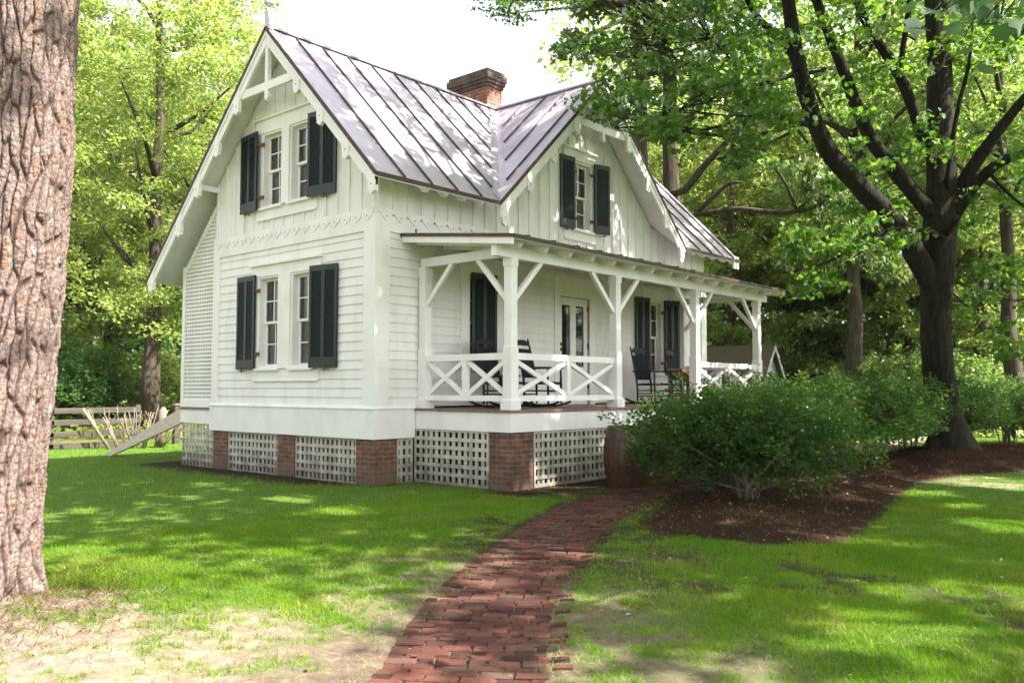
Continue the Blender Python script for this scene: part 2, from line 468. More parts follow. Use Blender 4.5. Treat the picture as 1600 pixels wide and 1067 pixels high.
# ------------------------------------------------------------------ the cottage
ZF = 1.176          # main floor
W = 4.68            # gable wall width
XR, ZR = -2.409, 7.69
EX, EZ = 0.545, 4.685       # right eave
LX, LZ = -6.47, 3.658       # left eave
OVY = 0.464
YC, HW = 5.425, 3.143       # cross gable centre and half width
LR, LW = 11.26, 10.39
FRONT = lambda u, n, z: (u, -n, z)          # gable wall: u = x, n = out of the wall
SIDE = lambda u, n, z: (n, u, z)            # porch wall: u = y
cottage = empty('cottage', (0, 0, 0))
tag(cottage, 'white two storey cottage with steep copper roof, dark green shutters and a corner porch', 'house')
random.seed(11)


def zroof(x):
    return ZR - (x - XR) * (ZR - EZ) / (EX - XR) if x > XR else ZR - (XR - x) * (ZR - LZ) / (XR - LX)


def zcross(y):
    return ZR - abs(y - YC) * (ZR - EZ) / HW


def fbox(mb, fr, u0, u1, n0, n1, z0, z1, mi=0):
    a = [fr(u0, n0, z0), fr(u1, n0, z0), fr(u1, n1, z0), fr(u0, n1, z0), fr(u0, n0, z1), fr(u1, n0, z1), fr(u1, n1, z1), fr(u0, n1, z1)]
    if fr is FRONT:  # mirror: keep the winding
        a = [a[3], a[2], a[1], a[0], a[7], a[6], a[5], a[4]]
    else:
        a = [a[3], a[2], a[1], a[0], a[7], a[6], a[5], a[4]]
    mb.hexa(a, mi)


def cut(u0, u1, holes):
    seg = [(u0, u1)]
    for h0, h1 in holes:
        ns = []
        for a, b in seg:
            if h1 <= a or h0 >= b: ns.append((a, b)); continue
            if h0 > a: ns.append((a, h0))
            if h1 < b: ns.append((h1, b))
        seg = ns
    return [q for q in seg if q[1] - q[0] > .01]


def clapboards(name, fr, u0, u1, z0, z1, holes, pitch=.147):
    mb = MB(); z = z0; seed = 0
    while z < z1 - .02:
        zt = min(z + pitch, z1)
        cutz = sorted({z, zt} | {q for h in holes for q in h[2:] if z < q < zt})
        for za, zb in zip(cutz[:-1], cutz[1:]):
            hs = [(h[0], h[1]) for h in holes if h[2] < zb - 1e-6 and h[3] > za + 1e-6]
            na = .024 - .018 * (za - z) / pitch; nb = .024 - .018 * (zb - z) / pitch
            for a, b in cut(u0, u1, hs):
                # random butt joints between boards
                j = []
                q = a + random.uniform(1.2, 3.6)
                while q < b - .5: j.append(q); q += random.uniform(2, 4)
                ends = [a] + j + [b]
                for e0, e1 in zip(ends[:-1], ends[1:]):
                    e1 = e1 - (.002 if e1 != b else 0)
                    mb.hexa([fr(e0, -.015, za), fr(e1, -.015, za), fr(e1, na, za), fr(e0, na, za),
                             fr(e0, -.015, zb), fr(e1, -.015, zb), fr(e1, nb, zb), fr(e0, nb, zb)])
        z = zt
    return mb.build(name, M['siding'], cottage)


def battens(name, fr, u0, u1, z0, top, holes, sp=.305, off=0.0):
    """board and batten wall under a sloping top; holes = (u0, u1, z0, z1)"""
    mb = MB()
    xs = {u0, u1} | {q for h in holes for q in h[:2]}
    k = math.ceil((u0 - off) / sp)
    bat = []
    while off + k * sp < u1 - .03:
        if off + k * sp > u0 + .03: bat.append(off + k * sp); xs.add(off + k * sp)
        k += 1
    for pk in (XR, YC):
        if u0 < pk < u1: xs.add(pk)
    xs = sorted(xs)
    for a, b in zip(xs[:-1], xs[1:]):
        if b - a < 1e-4: continue
        hz = sorted([(h[2], h[3]) for h in holes if h[0] < b - 1e-6 and h[1] > a + 1e-6])
        za = z0
        for h0, h1 in hz + [(None, None)]:
            ta, tb = (top(a), top(b)) if h0 is None else (h0, h0)
            if min(ta, tb) > za - .001 or max(ta, tb) > za + .02:
                ta, tb = max(ta, za), max(tb, za)
                mb.hexa([fr(a, -.02, za), fr(b, -.02, za), fr(b, .008, za), fr(a, .008, za), fr(a, -.02, ta), fr(b, -.02, tb), fr(b, .008, tb), fr(a, .008, ta)])
            za = h1
    for q in bat:
        hz = [(h[2], h[3]) for h in holes if h[0] < q + .025 and h[1] > q - .025]
        for za, zb in cut(z0, top(q), hz):
            w = .021
            ta, tb = (zb, zb) if zb < top(q) - .01 else (top(q - w), top(q + w))
            mb.hexa([fr(q - w, .008, za), fr(q + w, .008, za), fr(q + w, .030, za), fr(q - w, .030, za), fr(q - w, .008, ta), fr(q + w, .008, tb), fr(q + w, .030, tb), fr(q - w, .030, ta)])
    return mb.build(name, M['siding'], cottage)


def scallops(fr, u0, u1, z, sp=.2, pointed=False):
    """the boards' shaped lower ends, hanging over the frieze board"""
    mb = MB(); n = round((u1 - u0) / sp); w = (u1 - u0) / n
    for k in range(n):
        a = u0 + k * w; m = a + w / 2
        if pointed: prof = [(a, .14), (m, 0), (a + w, .14)]
        else: prof = [(a, .16), (a + .012, .085), (a + w * .16, .06), (a + w * .3, .05), (m - w * .06, .008), (m, 0), (m + w * .06, .008), (a + w * .7, .05), (a + w * .84, .06), (a + w - .012, .085), (a + w, .16)]
        pts = [fr(p, .032, z + q) for p, q in prof] + [fr(a + w, .032, z + .20), fr(a, .032, z + .20)]
        mb.prism(pts, np.array(fr(0, .024, 0)) - np.array(fr(0, 0, 0)))
        c = [fr(m + .012 * math.cos(t * math.pi / 4), .0575, z + .085 + .012 * math.sin(t * math.pi / 4)) for t in range(8)]
        mb.poly(c if fr is SIDE else c[::-1], 1)  # dark disc stands in for the shaded drilled hole
    return mb.build('scallop_trim', [M['white'], M['void']], cottage)


def window(fr, u0, u1, z0, z1, cols=2, rows=(2, 2), seed=1):
    """sash window set back in its opening: frame > sashes, pane, curtain"""
    d = -.10; mb = MB(); jw = .035
    fbox(mb, fr, u0, u0 + jw, d - .06, .02, z0, z1); fbox(mb, fr, u1 - jw, u1, d - .06, .02, z0, z1)
    fbox(mb, fr, u0 + jw, u1 - jw, d - .06, .02, z1 - jw, z1); fbox(mb, fr, u0 + jw, u1 - jw, d - .06, .028, z0, z0 + jw)
    wdw = mb.build('window', M['white'], cottage)
    a, b, zb, zt = u0 + jw, u1 - jw, z0 + jw, z1 - jw; zm = (zb + zt) / 2
    for (s0, s1, nn, nr) in ((zm - .02, zt, d, rows[0]), (zb, zm + .02, d - .035, rows[1])):
        sm = MB(); st = .045
        fbox(sm, fr, a, a + st, nn - .015, nn + .015, s0, s1); fbox(sm, fr, b - st, b, nn - .015, nn + .015, s0, s1)
        fbox(sm, fr, a + st, b - st, nn - .015, nn + .015, s0, s0 + st); fbox(sm, fr, a + st, b - st, nn - .015, nn + .015, s1 - st, s1)
        for c in range(1, cols):
            q = a + st + (b - a - 2 * st) * c / cols; fbox(sm, fr, q - .011, q + .011, nn - .012, nn + .012, s0 + st, s1 - st)
        for r in range(1, nr):
            q = s0 + st + (s1 - s0 - 2 * st) * r / nr; fbox(sm, fr, a + st, b - st, nn - .0125, nn + .0125, q - .011, q + .011)
        sm.build('sash', M['white'], wdw)
        pm = MB(); pp = [fr(a + st - .005, nn - .002, s0 + st - .005), fr(b - st + .005, nn - .002, s0 + st - .005), fr(b - st + .005, nn - .002, s1 - st + .005), fr(a + st - .005, nn - .002, s1 - st + .005)]
        pm.poly(pp if fr is FRONT else pp); pm.build('pane', M['glass'], wdw)
    cm = MB(); rr = random.Random(seed)          # gathered lace curtains, drawn to the sides
    for side in (0, 1):
        n = 26; z_low = zb + .02
        for k in range(n):
            f0, f1 = k / n, (k + 1) / n; wd = (b - a) * .5
            def X(f, z):
                t = (z - zb) / (zt - zb); open_ = 1 - .32 * math.sin(math.pi * min(1, max(0, (t - .0) / .95))) ** 1.0 * (1 - t) * 1.6
                q = f * wd * max(.32, open_); return (a + q) if side == 0 else (b - q)
            lv = [zb, zb + (zt - zb) * .25, zb + (zt - zb) * .5, zb + (zt - zb) * .75, zt]
            nz = [-.20 - .018 * math.sin(f * 44 + seed) for f in (f0, f1)]
            for l0, l1 in zip(lv[:-1], lv[1:]):
                cm.poly([fr(X(f0, l0), nz[0], l0), fr(X(f1, l0), nz[1], l0), fr(X(f1, l1), nz[1], l1), fr(X(f0, l1), nz[0], l1)])
    cm.build('curtain', M['curtain'], wdw)
    return wdw


def casing(fr, u0, u1, z0, z1, opens, head=.25, cap=True, apron=.2, name='window_casing'):
    """boards round one or two openings; (u0, u1) outer edges, z0 sill line, z1 top of head board"""
    mb = MB(); t = .04; zh = z1 - head
    edges = [u0] + [q for o in opens for q in o] + [u1]
    for i in range(0, len(edges), 2):
        if edges[i + 1] - edges[i] > .01: fbox(mb, fr, edges[i], edges[i + 1], .0, t + (.02 if 0 < i < len(edges) - 2 else 0), z0, zh)
    fbox(mb, fr, u0 - .015, u1 + .015, .0, t + .004, zh, z1)
    if cap: fbox(mb, fr, u0 - .05, u1 + .05, .0, t + .055, z1, z1 + .035)
    if apron:
        fbox(mb, fr, u0 + .02, u1 - .02, .0, t - .006, z0 - apron, z0 - .04)
        fbox(mb, fr, u0 + .05, u1 - .05, .0, t + .012, z0 - apron - .025, z0 - apron)
    o = mb.build(name, M['white'], cottage)
    if apron:
        sm = MB()
        for a, b in opens: fbox(sm, fr, a - .035, b + .035, -.05, t + .05, z0 - .04, z0 + .002)
        sm.build('sill', M['white'], o)
    return o


def shutter(fr, uh, nh, uf, nf, z0, z1, two=True, straps=True, label=None):
    """louvred shutter from its hinge edge (uh, nh) to its free edge (uf, nf)"""
    A = np.array(fr(uh, nh, 0)); B = np.array(fr(uf, nf, 0)); d = B - A; w = np.linalg.norm(d); d /= w
    out = np.array(fr(0, 1, 0)) - np.array(fr(0, 0, 0)); out = out - d * (out @ d); out /= np.linalg.norm(out)
    zz = np.array([0, 0, 1.0]); mb = MB()

    def pb(a0, a1, t0, t1, q0, q1, mi=0):
        c = [A + d * x + out * y + zz * z for z in (q0, q1) for x, y in ((a0, t0), (a1, t0), (a1, t1), (a0, t1))]
        if np.cross(d, out)[2] < 0: c = [c[3], c[2], c[1], c[0], c[7], c[6], c[5], c[4]]
        mb.hexa(c, mi)
    T = .017; st = .055
    pb(0, st, -T, T, z0, z1); pb(w - st, w, -T, T, z0, z1)
    pb(st, w - st, -T, T, z0, z0 + .17); pb(st, w - st, -T, T, z1 - .09, z1)
    cols = [(st, w - st)]
    if two:
        pb(w / 2 - .04, w / 2 + .04, -T, T, z0 + .17, z1 - .09); cols = [(st, w / 2 - .04), (w / 2 + .04, w - st)]
    for a, b in cols:
        z = z0 + .175
        while z < z1 - .10:
            c = []
            for zl, th in ((z, 0), (z + .010, 0)):
                pass
            lo, hi = z, z + .026
            c = [A + d * a + out * .013 + zz * lo, A + d * b + out * .013 + zz * lo, A + d * b - out * .013 + zz * hi, A + d * a - out * .013 + zz * hi,
                 A + d * a + out * .013 + zz * (lo + .008), A + d * b + out * .013 + zz * (lo + .008), A + d * b - out * .013 + zz * (hi + .008), A + d * a - out * .013 + zz * (hi + .008)]
            if np.cross(d, out)[2] > 0: c = [c[3], c[2], c[1], c[0], c[7], c[6], c[5], c[4]]
            mb.hexa(c); z += .036
        pb(a, b, -.0165, -.0145, z0 + .17, z1 - .09)
    o = mb.build('shutter', M['green'], cottage)
    if label: o['label'] = label
    for zc in ((z0 + (z1 - z0) * .16), (z1 - (z1 - z0) * .17)):
        hb = MB(); hp = np.array(fr(uh, .041, zc)); e = A + zz * zc - d * .004
        if straps:
            s_in = -np.sign(uf - uh) * .055
            q = np.array(fr(uh + s_in, .046, zc))
            hb.bar(q, e + d * .02, .05, .012, up=out) if False else None
            hb.bar(q, A + zz * zc, .012, .055, up=zz)
            hb.bar(q, np.array(fr(uh + s_in * 2, .046, zc)), .012, .07, up=zz)
        hb.bar(A + zz * zc, A + zz * zc + d * .05 + out * .0, .045, .05, up=zz)
        hb.build('hinge', M['rust'], o)
    db = MB()
    k = A + d * w * .62 + zz * (z0 - .0)                       # shutter dog below
    wl = np.array(fr(uh + (uf - uh) * .62, .02, z0 - .03))
    db.bar(wl, k + out * .03 - zz * .03, .012, .012); db.bar(k + out * .03 - zz * .06, k + out * .03 + zz * .03, .014, .014); db.bar(k + out * .03 - zz * .03 - d * .06, k + out * .03 - zz * .03 + d * .06, .012, .012)
    db.build('shutter_dog', M['iron'], o)
    return o


# openings
FL = [(-3.18, -2.53), (-2.18, -1.53)]; FLZ = (1.84, 3.47)
FU = [(-3.12, -2.49), (-2.27, -1.64)]; FUZ = (4.70, 6.05)
SU = (5.03, 5.68); SUZ = (4.67, 6.06)
DR = (4.60, 5.58); DRZ = (ZF, 3.30)
PN = (2.06, 2.72); PF = (7.78, 8.40); PZ = (1.83, 3.46)

# walls
clapboards('clapboard_wall', FRONT, -W + .20, -.20, ZF + .03, 3.951, [(a, b, *FLZ) for a, b in FL])
clapboards('clapboard_wall', SIDE, .20, LW - .2, ZF + .03, 3.951, [(*DR, *DRZ), (*PN, *PZ), (*PF, *PZ)])
battens('board_and_batten_wall', FRONT, -W, 0, 4.12, lambda x: zroof(x) - .14, [(a, b, *FUZ) for a, b in FU], off=-.04)
HC = HW - .62


def side_top(y): return max(EZ + .38, zcross(y) - .14)


battens('board_and_batten_wall', SIDE, 0, LW, 4.12, side_top, [(*SU, *SUZ)], off=.04)
mb = MB()       # back and left walls, plain boards
mb.box(-W - .02, -W + .01, .05, LW, .7, 5.4); mb.build('clapboard_wall', M['siding'], cottage)
mb = MB(); mb.prism([(-W, LW, .7), (0, LW, .7), (0, LW, 5.0), (XR, LW, ZR - .15), (-W, LW, 5.25)], (0, .03, 0)); mb.build('clapboard_wall', M['siding'], cottage)
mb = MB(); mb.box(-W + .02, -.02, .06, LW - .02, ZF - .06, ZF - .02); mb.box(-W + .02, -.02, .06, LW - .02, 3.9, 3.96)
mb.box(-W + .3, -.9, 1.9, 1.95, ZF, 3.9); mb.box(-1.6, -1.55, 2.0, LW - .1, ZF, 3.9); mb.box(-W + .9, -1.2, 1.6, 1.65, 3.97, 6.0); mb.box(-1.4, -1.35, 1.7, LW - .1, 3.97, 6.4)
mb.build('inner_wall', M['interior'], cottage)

# corner boards, frieze, skirt
for args in ((FRONT, -.24, .0), (FRONT, -W, -W + .20)):
    mb = MB(); fbox(mb, args[0], args[1], args[2], .0, .045, ZF + .02, 3.951); mb.build('corner_board', M['white'], cottage)
mb = MB(); fbox(mb, SIDE, -.045, .25, .0, .045, ZF + .02, 3.951); mb.build('corner_board', M['white'], cottage)
mb = MB(); fbox(mb, SIDE, LW - .2, LW + .04, .0, .045, ZF + .02, 4.3); mb.build('corner_board', M['white'], cottage)
mb = MB(); fbox(mb, FRONT, -W, .0, .0, .042, 3.951, 4.20); mb.build('frieze_board', M['white'], cottage)
mb = MB(); fbox(mb, SIDE, -.042, LW, .0, .042, 3.951, 4.20); mb.build('frieze_board', M['white'], cottage)
scallops(FRONT, -W + .02, -.02, 4.10, sp=.275)
scallops(SIDE, .02, LW - .02, 4.10, sp=.30, pointed=True)
mb = MB()
mb.box(-W - .05, .05, -.05, -.0, .71, ZF); mb.hexa([(-W - .075, -.075, ZF), (.075, -.075, ZF), (.075, .02, ZF), (-W - .075, .02, ZF), (-W - .05, -.045, ZF + .045), (.045, -.045, ZF + .045), (.045, .02, ZF + .045), (-W - .05, .02, ZF + .045)])
mb.build('skirt_board', M['white'], cottage)
mb = MB(); mb.box(0, .05, .0, .80, .71, ZF); mb.hexa([(.0, .02, ZF), (.075, .02, ZF), (.075, .81, ZF), (.0, .81, ZF), (.0, .02, ZF + .045), (.045, .02, ZF + .045), (.045, .81, ZF + .045), (.0, .81, ZF + .045)]); mb.build('skirt_board', M['white'], cottage)

# windows with casings and shutters
casing(FRONT, -3.36, -1.36, 1.84, 3.66, FL, head=.19)
for i, (a, b) in enumerate(FL): window(FRONT, a, b, *FLZ, seed=i + 1)
casing(FRONT, -3.30, -1.46, 4.70, 6.29, FU, head=.24)
for i, (a, b) in enumerate(FU): window(FRONT, a, b, *FUZ, seed=i + 3)
shutter(FRONT, -3.20, .085, -3.83, .045, 1.83, 3.51)
shutter(FRONT, -1.51, .13, -.88, .05, 1.83, 3.51)
shutter(FRONT, -3.14, .125, -3.76, .06, 4.67, 6.09)
shutter(FRONT, -1.62, .125, -.95, .05, 4.67, 6.09)
casing(SIDE, 4.74, 5.86, 4.67, 6.27, [SU], head=.2); window(SIDE, *SU, *SUZ, seed=6)
shutter(SIDE, 5.03, .085, 4.60, .05, 4.66, 6.10, two=False)
shutter(SIDE, 5.70, .085, 6.09, .19, 4.66, 6.10, two=False)
casing(SIDE, 1.86, 2.92, 1.83, 3.74, [PN], head=.26); window(SIDE, *PN, *PZ, seed=7)
shutter(SIDE, 2.74, .055, 2.10, .055, 1.82, 3.50)
casing(SIDE, 7.58, 8.60, 1.83, 3.74, [PF], head=.26); window(SIDE, *PF, *PZ, seed=8)
shutter(SIDE, 7.78, .085, 7.26, .05, 1.80, 3.50)
shutter(SIDE, 8.42, .085, 8.86, .20, 1.80, 3.50)

# front door
casing(SIDE, 4.44, 5.76, ZF, 3.70, [DR], head=.40, cap=True, apron=0, name='door_casing')
mb = MB(); a, b = DR
fbox(mb, SIDE, a + .02, b - .02, -.06, -.055, ZF + .01, 3.29)
st = [(a + .02, a + .12), (a + .39, a + .57), (b - .14, b - .02)]
for q0, q1 in st: fbox(mb, SIDE, q0, q1, -.055, -.01, ZF + .01, 3.29)
for q0, q1 in ((a + .12, a + .39), (a + .57, b - .14)):
    fbox(mb, SIDE, q0, q1, -.055, -.012, 3.14, 3.29); fbox(mb, SIDE, q0, q1, -.055, -.012, ZF + .01, ZF + .75)
door = mb.build('door', M['white'], cottage)
for q0, q1 in ((a + .12, a + .39), (a + .57, b - .14)):
    pm = MB(); fbox(pm, SIDE, q0 - .004, q1 + .004, -.04, -.034, ZF + .74, 3.145); pm.build('pane', mat('door_glass', (.012, .014, .014), rough=.04, bmp=0, spec=.9), door)
for z in (2.26, 2.36):
    kb = MB(); kb.lathe([(.0, 0), (.03, .0), (.034, .02), (.022, .04), (0, .05)], n=12)
    k = kb.build('knob', M['iron'], door); k.rotation_euler = (0, math.pi / 2, 0); k.location = (-.01, a + .07, z)
for z in (1.5, 2.3, 3.05):
    hb = MB(); fbox(hb, SIDE, b - .03, b + .01, -.012, .008, z, z + .1); hb.build('hinge', M['iron'], door)


# ---- roofs
def slab(mb, pts, t, mi=0):
    mb.prism(pts, (0, 0, -t), mi)


def standing_seams(mb, lines, h=.036, w=.016, mi=1):
    for a, b, up in lines: mb.bar(np.array(a) + np.array(up) * h / 2, np.array(b) + np.array(up) * h / 2, w, h, up=up, mi=mi)


nR = nrm(np.array([ZR - EZ, 0, EX - XR])); nL = nrm(np.array([-(ZR - LZ), 0, XR - LX]))
nC0 = nrm(np.array([0, -(ZR - EZ), HW])); nC1 = nrm(np.array([0, ZR - EZ, HW]))
mb = MB(); T = .022
slab(mb, [(XR, -OVY, ZR), (EX, -OVY, EZ), (EX, YC - HW, EZ), (XR, YC, ZR)], T)
slab(mb, [(XR, YC, ZR), (EX, YC + HW, EZ), (EX, LR, EZ), (XR, LR, ZR)], T)
slab(mb, [(XR, LR, ZR), (LX, LR, LZ), (LX, -OVY, LZ), (XR, -OVY, ZR)], T)
slab(mb, [(XR, YC, ZR), (EX, YC - HW, EZ), (EX, YC, ZR)], T)
slab(mb, [(XR, YC, ZR), (EX, YC, ZR), (EX, YC + HW, EZ)], T)
L = []
y = .107
while y < LR - .1:
    if y < YC - HW - .1: xe = EX
    elif y > YC + HW + .1: xe = EX
    elif y < YC: xe = XR + (EX - XR) * (YC - y) / HW - .20
    else: xe = XR + (EX - XR) * (y - YC) / HW - .20
    if xe > XR + .25: L.append(((XR + .05, y, zroof(XR + .05)), (xe, y, zroof(xe)), nR))
    y += .57
y = .107
while y < LR - .1: L.append(((XR - .05, y, zroof(XR - .05)), (LX, y, LZ), nL)); y += .57
x = EX - .33
while x > XR + .3:
    for sgn, nn in ((-1, nC0), (1, nC1)):
        yv = YC + sgn * (HW * (x - XR) / (EX - XR) - .20); yt = YC + sgn * .05
        if abs(yv - YC) > .2: L.append(((x, yt, zcross(yt)), (x, yv, zcross(yv)), nn))
    x -= .57
roof = mb.build('roof', [M['copper']], cottage)
sb = MB(); standing_seams(sb, L, mi=0); sb.build('standing_seam', mat('seam_copper', (.075, .048, .062), (.12, .08, .10), .5, 8, metallic=.3), roof)
rb = MB()
for p, q in (((XR, -OVY - .01, ZR + .015), (XR, LR, ZR + .015)), ((XR, YC, ZR + .012), (EX + .01, YC, ZR + .012))): rb.bar(p, q, .11, .035)
rb.build('ridge_cap', M['copper'], roof)
vb = MB()       # valley flashing, proud of both slopes
for sgn in (-1, 1):
    a0 = np.array([XR + .12, YC + sgn * .12 * HW / (EX - XR), zroof(XR + .12)]); b0 = np.array([EX, YC + sgn * HW, EZ])
    nM = nR * .012
    nCx = nC0 if sgn < 0 else nC1
    for off, n_ in (((0, -sgn * -.0, 0), nR),):
        pass
    # strip on the main slope and strip on the cross slope
    m1a = np.array([a0[0] - .17, a0[1], zroof(a0[0] - .17)]) if a0[0] - .17 > XR else np.array([XR, a0[1], ZR])
    m1b = np.array([b0[0] - .17, b0[1], zroof(b0[0] - .17)])
    c1a = np.array([a0[0], a0[1] - sgn * .17 if abs(a0[1] - YC) > .17 else YC, 0]); c1a[2] = zcross(c1a[1])
    c1b = np.array([b0[0], b0[1] - sgn * .17, 0]); c1b[2] = zcross(c1b[1])
    for q in ([a0, b0, m1b, m1a], [a0, b0, c1b, c1a]):
        nn = nR if q[2] is m1b else nCx
        p = [x_ + nn * .008 for x_ in q]
        if np.cross(p[1] - p[0], p[2] - p[0]) @ nn < 0: p = p[::-1]
        vb.poly(p)
vb.build('valley_flashing', M['copper'], roof)
eb = MB()       # dark drip edges
for p, q in (((XR, -OVY - .008, ZR - .02), (EX, -OVY - .008, EZ - .02)), ((XR, -OVY - .008, ZR - .02), (LX, -OVY - .008, LZ - .02)), ((EX + .008, -OVY, EZ - .02), (EX + .008, YC - HW, EZ - .02)),
             ((EX + .008, YC + HW, EZ - .02), (EX + .008, LR, EZ - .02)), ((EX + .008, YC - HW, EZ - .02), (EX + .008, YC, ZR - .02)), ((EX + .008, YC, ZR - .02), (EX + .008, YC + HW, EZ - .02)),
             ((LX - .008, -OVY, LZ - .02), (LX - .008, LR, LZ - .02))): eb.bar(p, q, .02, .06)
eb.build('drip_edge', M['edge'], roof)
# soffit boarding under the copper
mb = MB(); o1, t2 = .03, .06
dz = lambda p, k: (p[0], p[1], p[2] - k)
for q in ([(XR, -OVY + .01, ZR), (EX - .01, -OVY + .01, EZ + .01), (EX - .01, YC - HW, EZ + .01), (XR, YC, ZR)], [(XR, YC, ZR), (EX - .01, YC + HW, EZ + .01), (EX - .01, LR - .02, EZ + .01), (XR, LR - .02, ZR)],
          [(XR, LR - .02, ZR), (LX + .01, LR - .02, LZ + .01), (LX + .01, -OVY + .01, LZ + .01), (XR, -OVY + .01, ZR)], [(XR, YC, ZR), (EX - .01, YC - HW + .01, EZ + .01), (EX - .01, YC, ZR)], [(XR, YC, ZR), (EX - .01, YC, ZR), (EX - .01, YC + HW - .01, EZ + .01)]):
    mb.prism([dz(p, .03) for p in q], (0, 0, -.05))
mb.build('soffit', M['white'], cottage)


def rake(a, b, outv, depth=.30, t=.045, brackets=(), wallgap=.40, name='bargeboard', lookouts=()):
    """bargeboard along a rake from a to b with hanging brackets; outv points away from the wall"""
    a, b, o = np.array(a, float), np.array(b, float), np.array(outv, float)
    mb = MB(); zz = np.array([0, 0, 1.0])
    mb.prism([a - zz * .05, b - zz * .05, b - zz * (.05 + depth), a - zz * (.05 + depth)], -o * t)
    mb.prism([a - zz * .052 + o * .018, b - zz * .052 + o * .018, b - zz * .135 + o * .018, a - zz * .135 + o * .018], -o * .0175)
    ob = mb.build(name, M['white'], cottage)
    hd = nrm((b - a) * np.array([1, 1, 0]))
    for ki, q in enumerate(brackets):
        q = np.array(q, float); bm = MB(); w = .085
        prof = [(-w, .16), (-w, -.05), (-w * .8, -.11), (-w * .95, -.135), (-w * .5, -.15), (0, -.185), (w * .5, -.15), (w * .95, -.135), (w * .8, -.11), (w, -.05), (w, .16)]
        sl = (b - a)[2] / np.linalg.norm((b - a)[:2])
        pts = [q + hd * x + zz * (z + (sl * x if z > .1 else 0)) + o * .022 for x, z in prof]
        bm.prism(pts, -o * .065)
        c = [q + hd * .013 * math.cos(k * math.pi / 4) + zz * (-.03 + .013 * math.sin(k * math.pi / 4)) + o * .0235 for k in range(8)]
        if np.cross(c[1] - c[0], c[2] - c[0]) @ o < 0: c = c[::-1]
        bm.poly(c, 1)  # hole drawn as a flat dark disc, its shade put into colour
        if ki in lookouts: bm.bar(q - o * .044 + zz * .03, q - o * wallgap + zz * .03, .07, .10)      # lookout back to the wall
        bm.build('bracket', [M['white'], M['void']], ob)
    return ob


FO = (0, -1, 0)
yb = -OVY + .012
rake((XR, yb, ZR), (EX - .02, yb, EZ + .02), FO, .25, brackets=[(-1.493, yb, 6.50), (-.84, yb, 5.84), (-.18, yb, 5.18), (.44, yb, 4.55)], wallgap=.44)
rake((XR, yb, ZR), (LX + .02, yb, LZ + .02), FO, .25, brackets=[(-3.30, yb, 6.52), (-3.94, yb, 5.87), (-4.60, yb, 5.22), (-5.26, yb, 4.56), (-6.30, yb, 3.58)], wallgap=.44, lookouts=(2,))
SO = (1, 0, 0); xb = EX - .012
rake((xb, YC, ZR), (xb, YC - HW + .02, EZ + .02), SO, .24, brackets=[(xb, 2.42, 4.47), (xb, 3.10, 5.17), (xb, 3.80, 5.85), (xb, 4.53, 6.54)], wallgap=.52)
rake((xb, YC, ZR), (xb, YC + HW - .02, EZ + .02), SO, .24, brackets=[(xb, 6.30, 6.54), (xb, 7.03, 5.85), (xb, 7.75, 5.17), (xb, 8.40, 4.50)], wallgap=.52)


def truss(fr, uc, sc, nw):
    """collar beam, king post and curved struts in the gable peak"""
    mb = MB(); n1 = nw
    fbox(mb, fr, uc - .045, uc + .045, n1 - .075, n1 - .005, 6.50, 7.52)
    fbox(mb, fr, uc - .84 * sc, uc + .84 * sc, n1 - .06, n1 - .012, 6.60, 6.74)
    off = np.array(fr(0, -.04, 0)) - np.array(fr(0, 0, 0))
    for s in (-1, 1):
        pts = [(.02, 7.46), (.10, 7.30), (.28, 7.20), (.42, 7.06), (.58, 6.90), (.70, 6.741), (.84, 6.741), (.78, 6.80), (.12, 7.46)]
        q = [fr(uc + s * x * sc, n1 - .018, z) for x, z in pts]
        mb.prism(q, off)
    pd = [(-.045, 6.5), (-.06, 6.47), (-.03, 6.44), (0, 6.41), (.03, 6.44), (.06, 6.47), (.045, 6.5)]
    mb.prism([fr(uc + x, n1 - .006, z) for x, z in pd], np.array(fr(0, -.068, 0)) - np.array(fr(0, 0, 0)))
    return mb.build('gable_truss', M['white'], cottage)


truss(FRONT, XR + .0, 1.0, OVY - .02)
truss(SIDE, YC, 1.0, EX - .02)
# rafter tails under the side eaves
for y in [.62, 1.04, 1.46, 1.88, 9.05, 9.55, 10.05, 10.55, 11.05]:
    mb = MB(); pr_ = [(.03, EZ + .38), (.03, EZ + .22), (.30, EZ + .05), (.40, EZ - .04), (.47, EZ - .05), (.52, EZ - .01), (.53, EZ + .0)]
    mb.prism([(x, y - .03, z - .06) for x, z in pr_], (0, .06, 0)); mb.build('rafter_tail', M['white'], cottage)
mb = MB(); mb.bar((EX - .03, LR - .06, EZ - .07), (EX - .03, LR - .30, EZ - .07), .05, .3); mb.build('bracket', M['white'], cottage)
# finial
mb = MB(); fx, fy = XR, -OVY + .06
mb.hexa([(fx - .055, fy - .055, 7.66), (fx + .055, fy - .055, 7.66), (fx + .055, fy + .055, 7.66), (fx - .055, fy + .055, 7.66), (fx - .05, fy - .05, 7.99), (fx + .05, fy - .05, 7.99), (fx + .05, fy + .05, 7.99), (fx - .05, fy + .05, 7.99)])
mb.lathe([(.05, 7.99), (.02, 8.05), (.03, 8.07), (.085, 8.11), (.09, 8.15), (.065, 8.2), (.09, 8.22), (.08, 8.3), (.03, 8.36), (.015, 8.7), (0, 8.9)], (fx, fy, 0), 12)
mb.build('finial', mat('grey_white_finial', (.55, .56, .60), (.45, .46, .5), .5, 9), cottage)

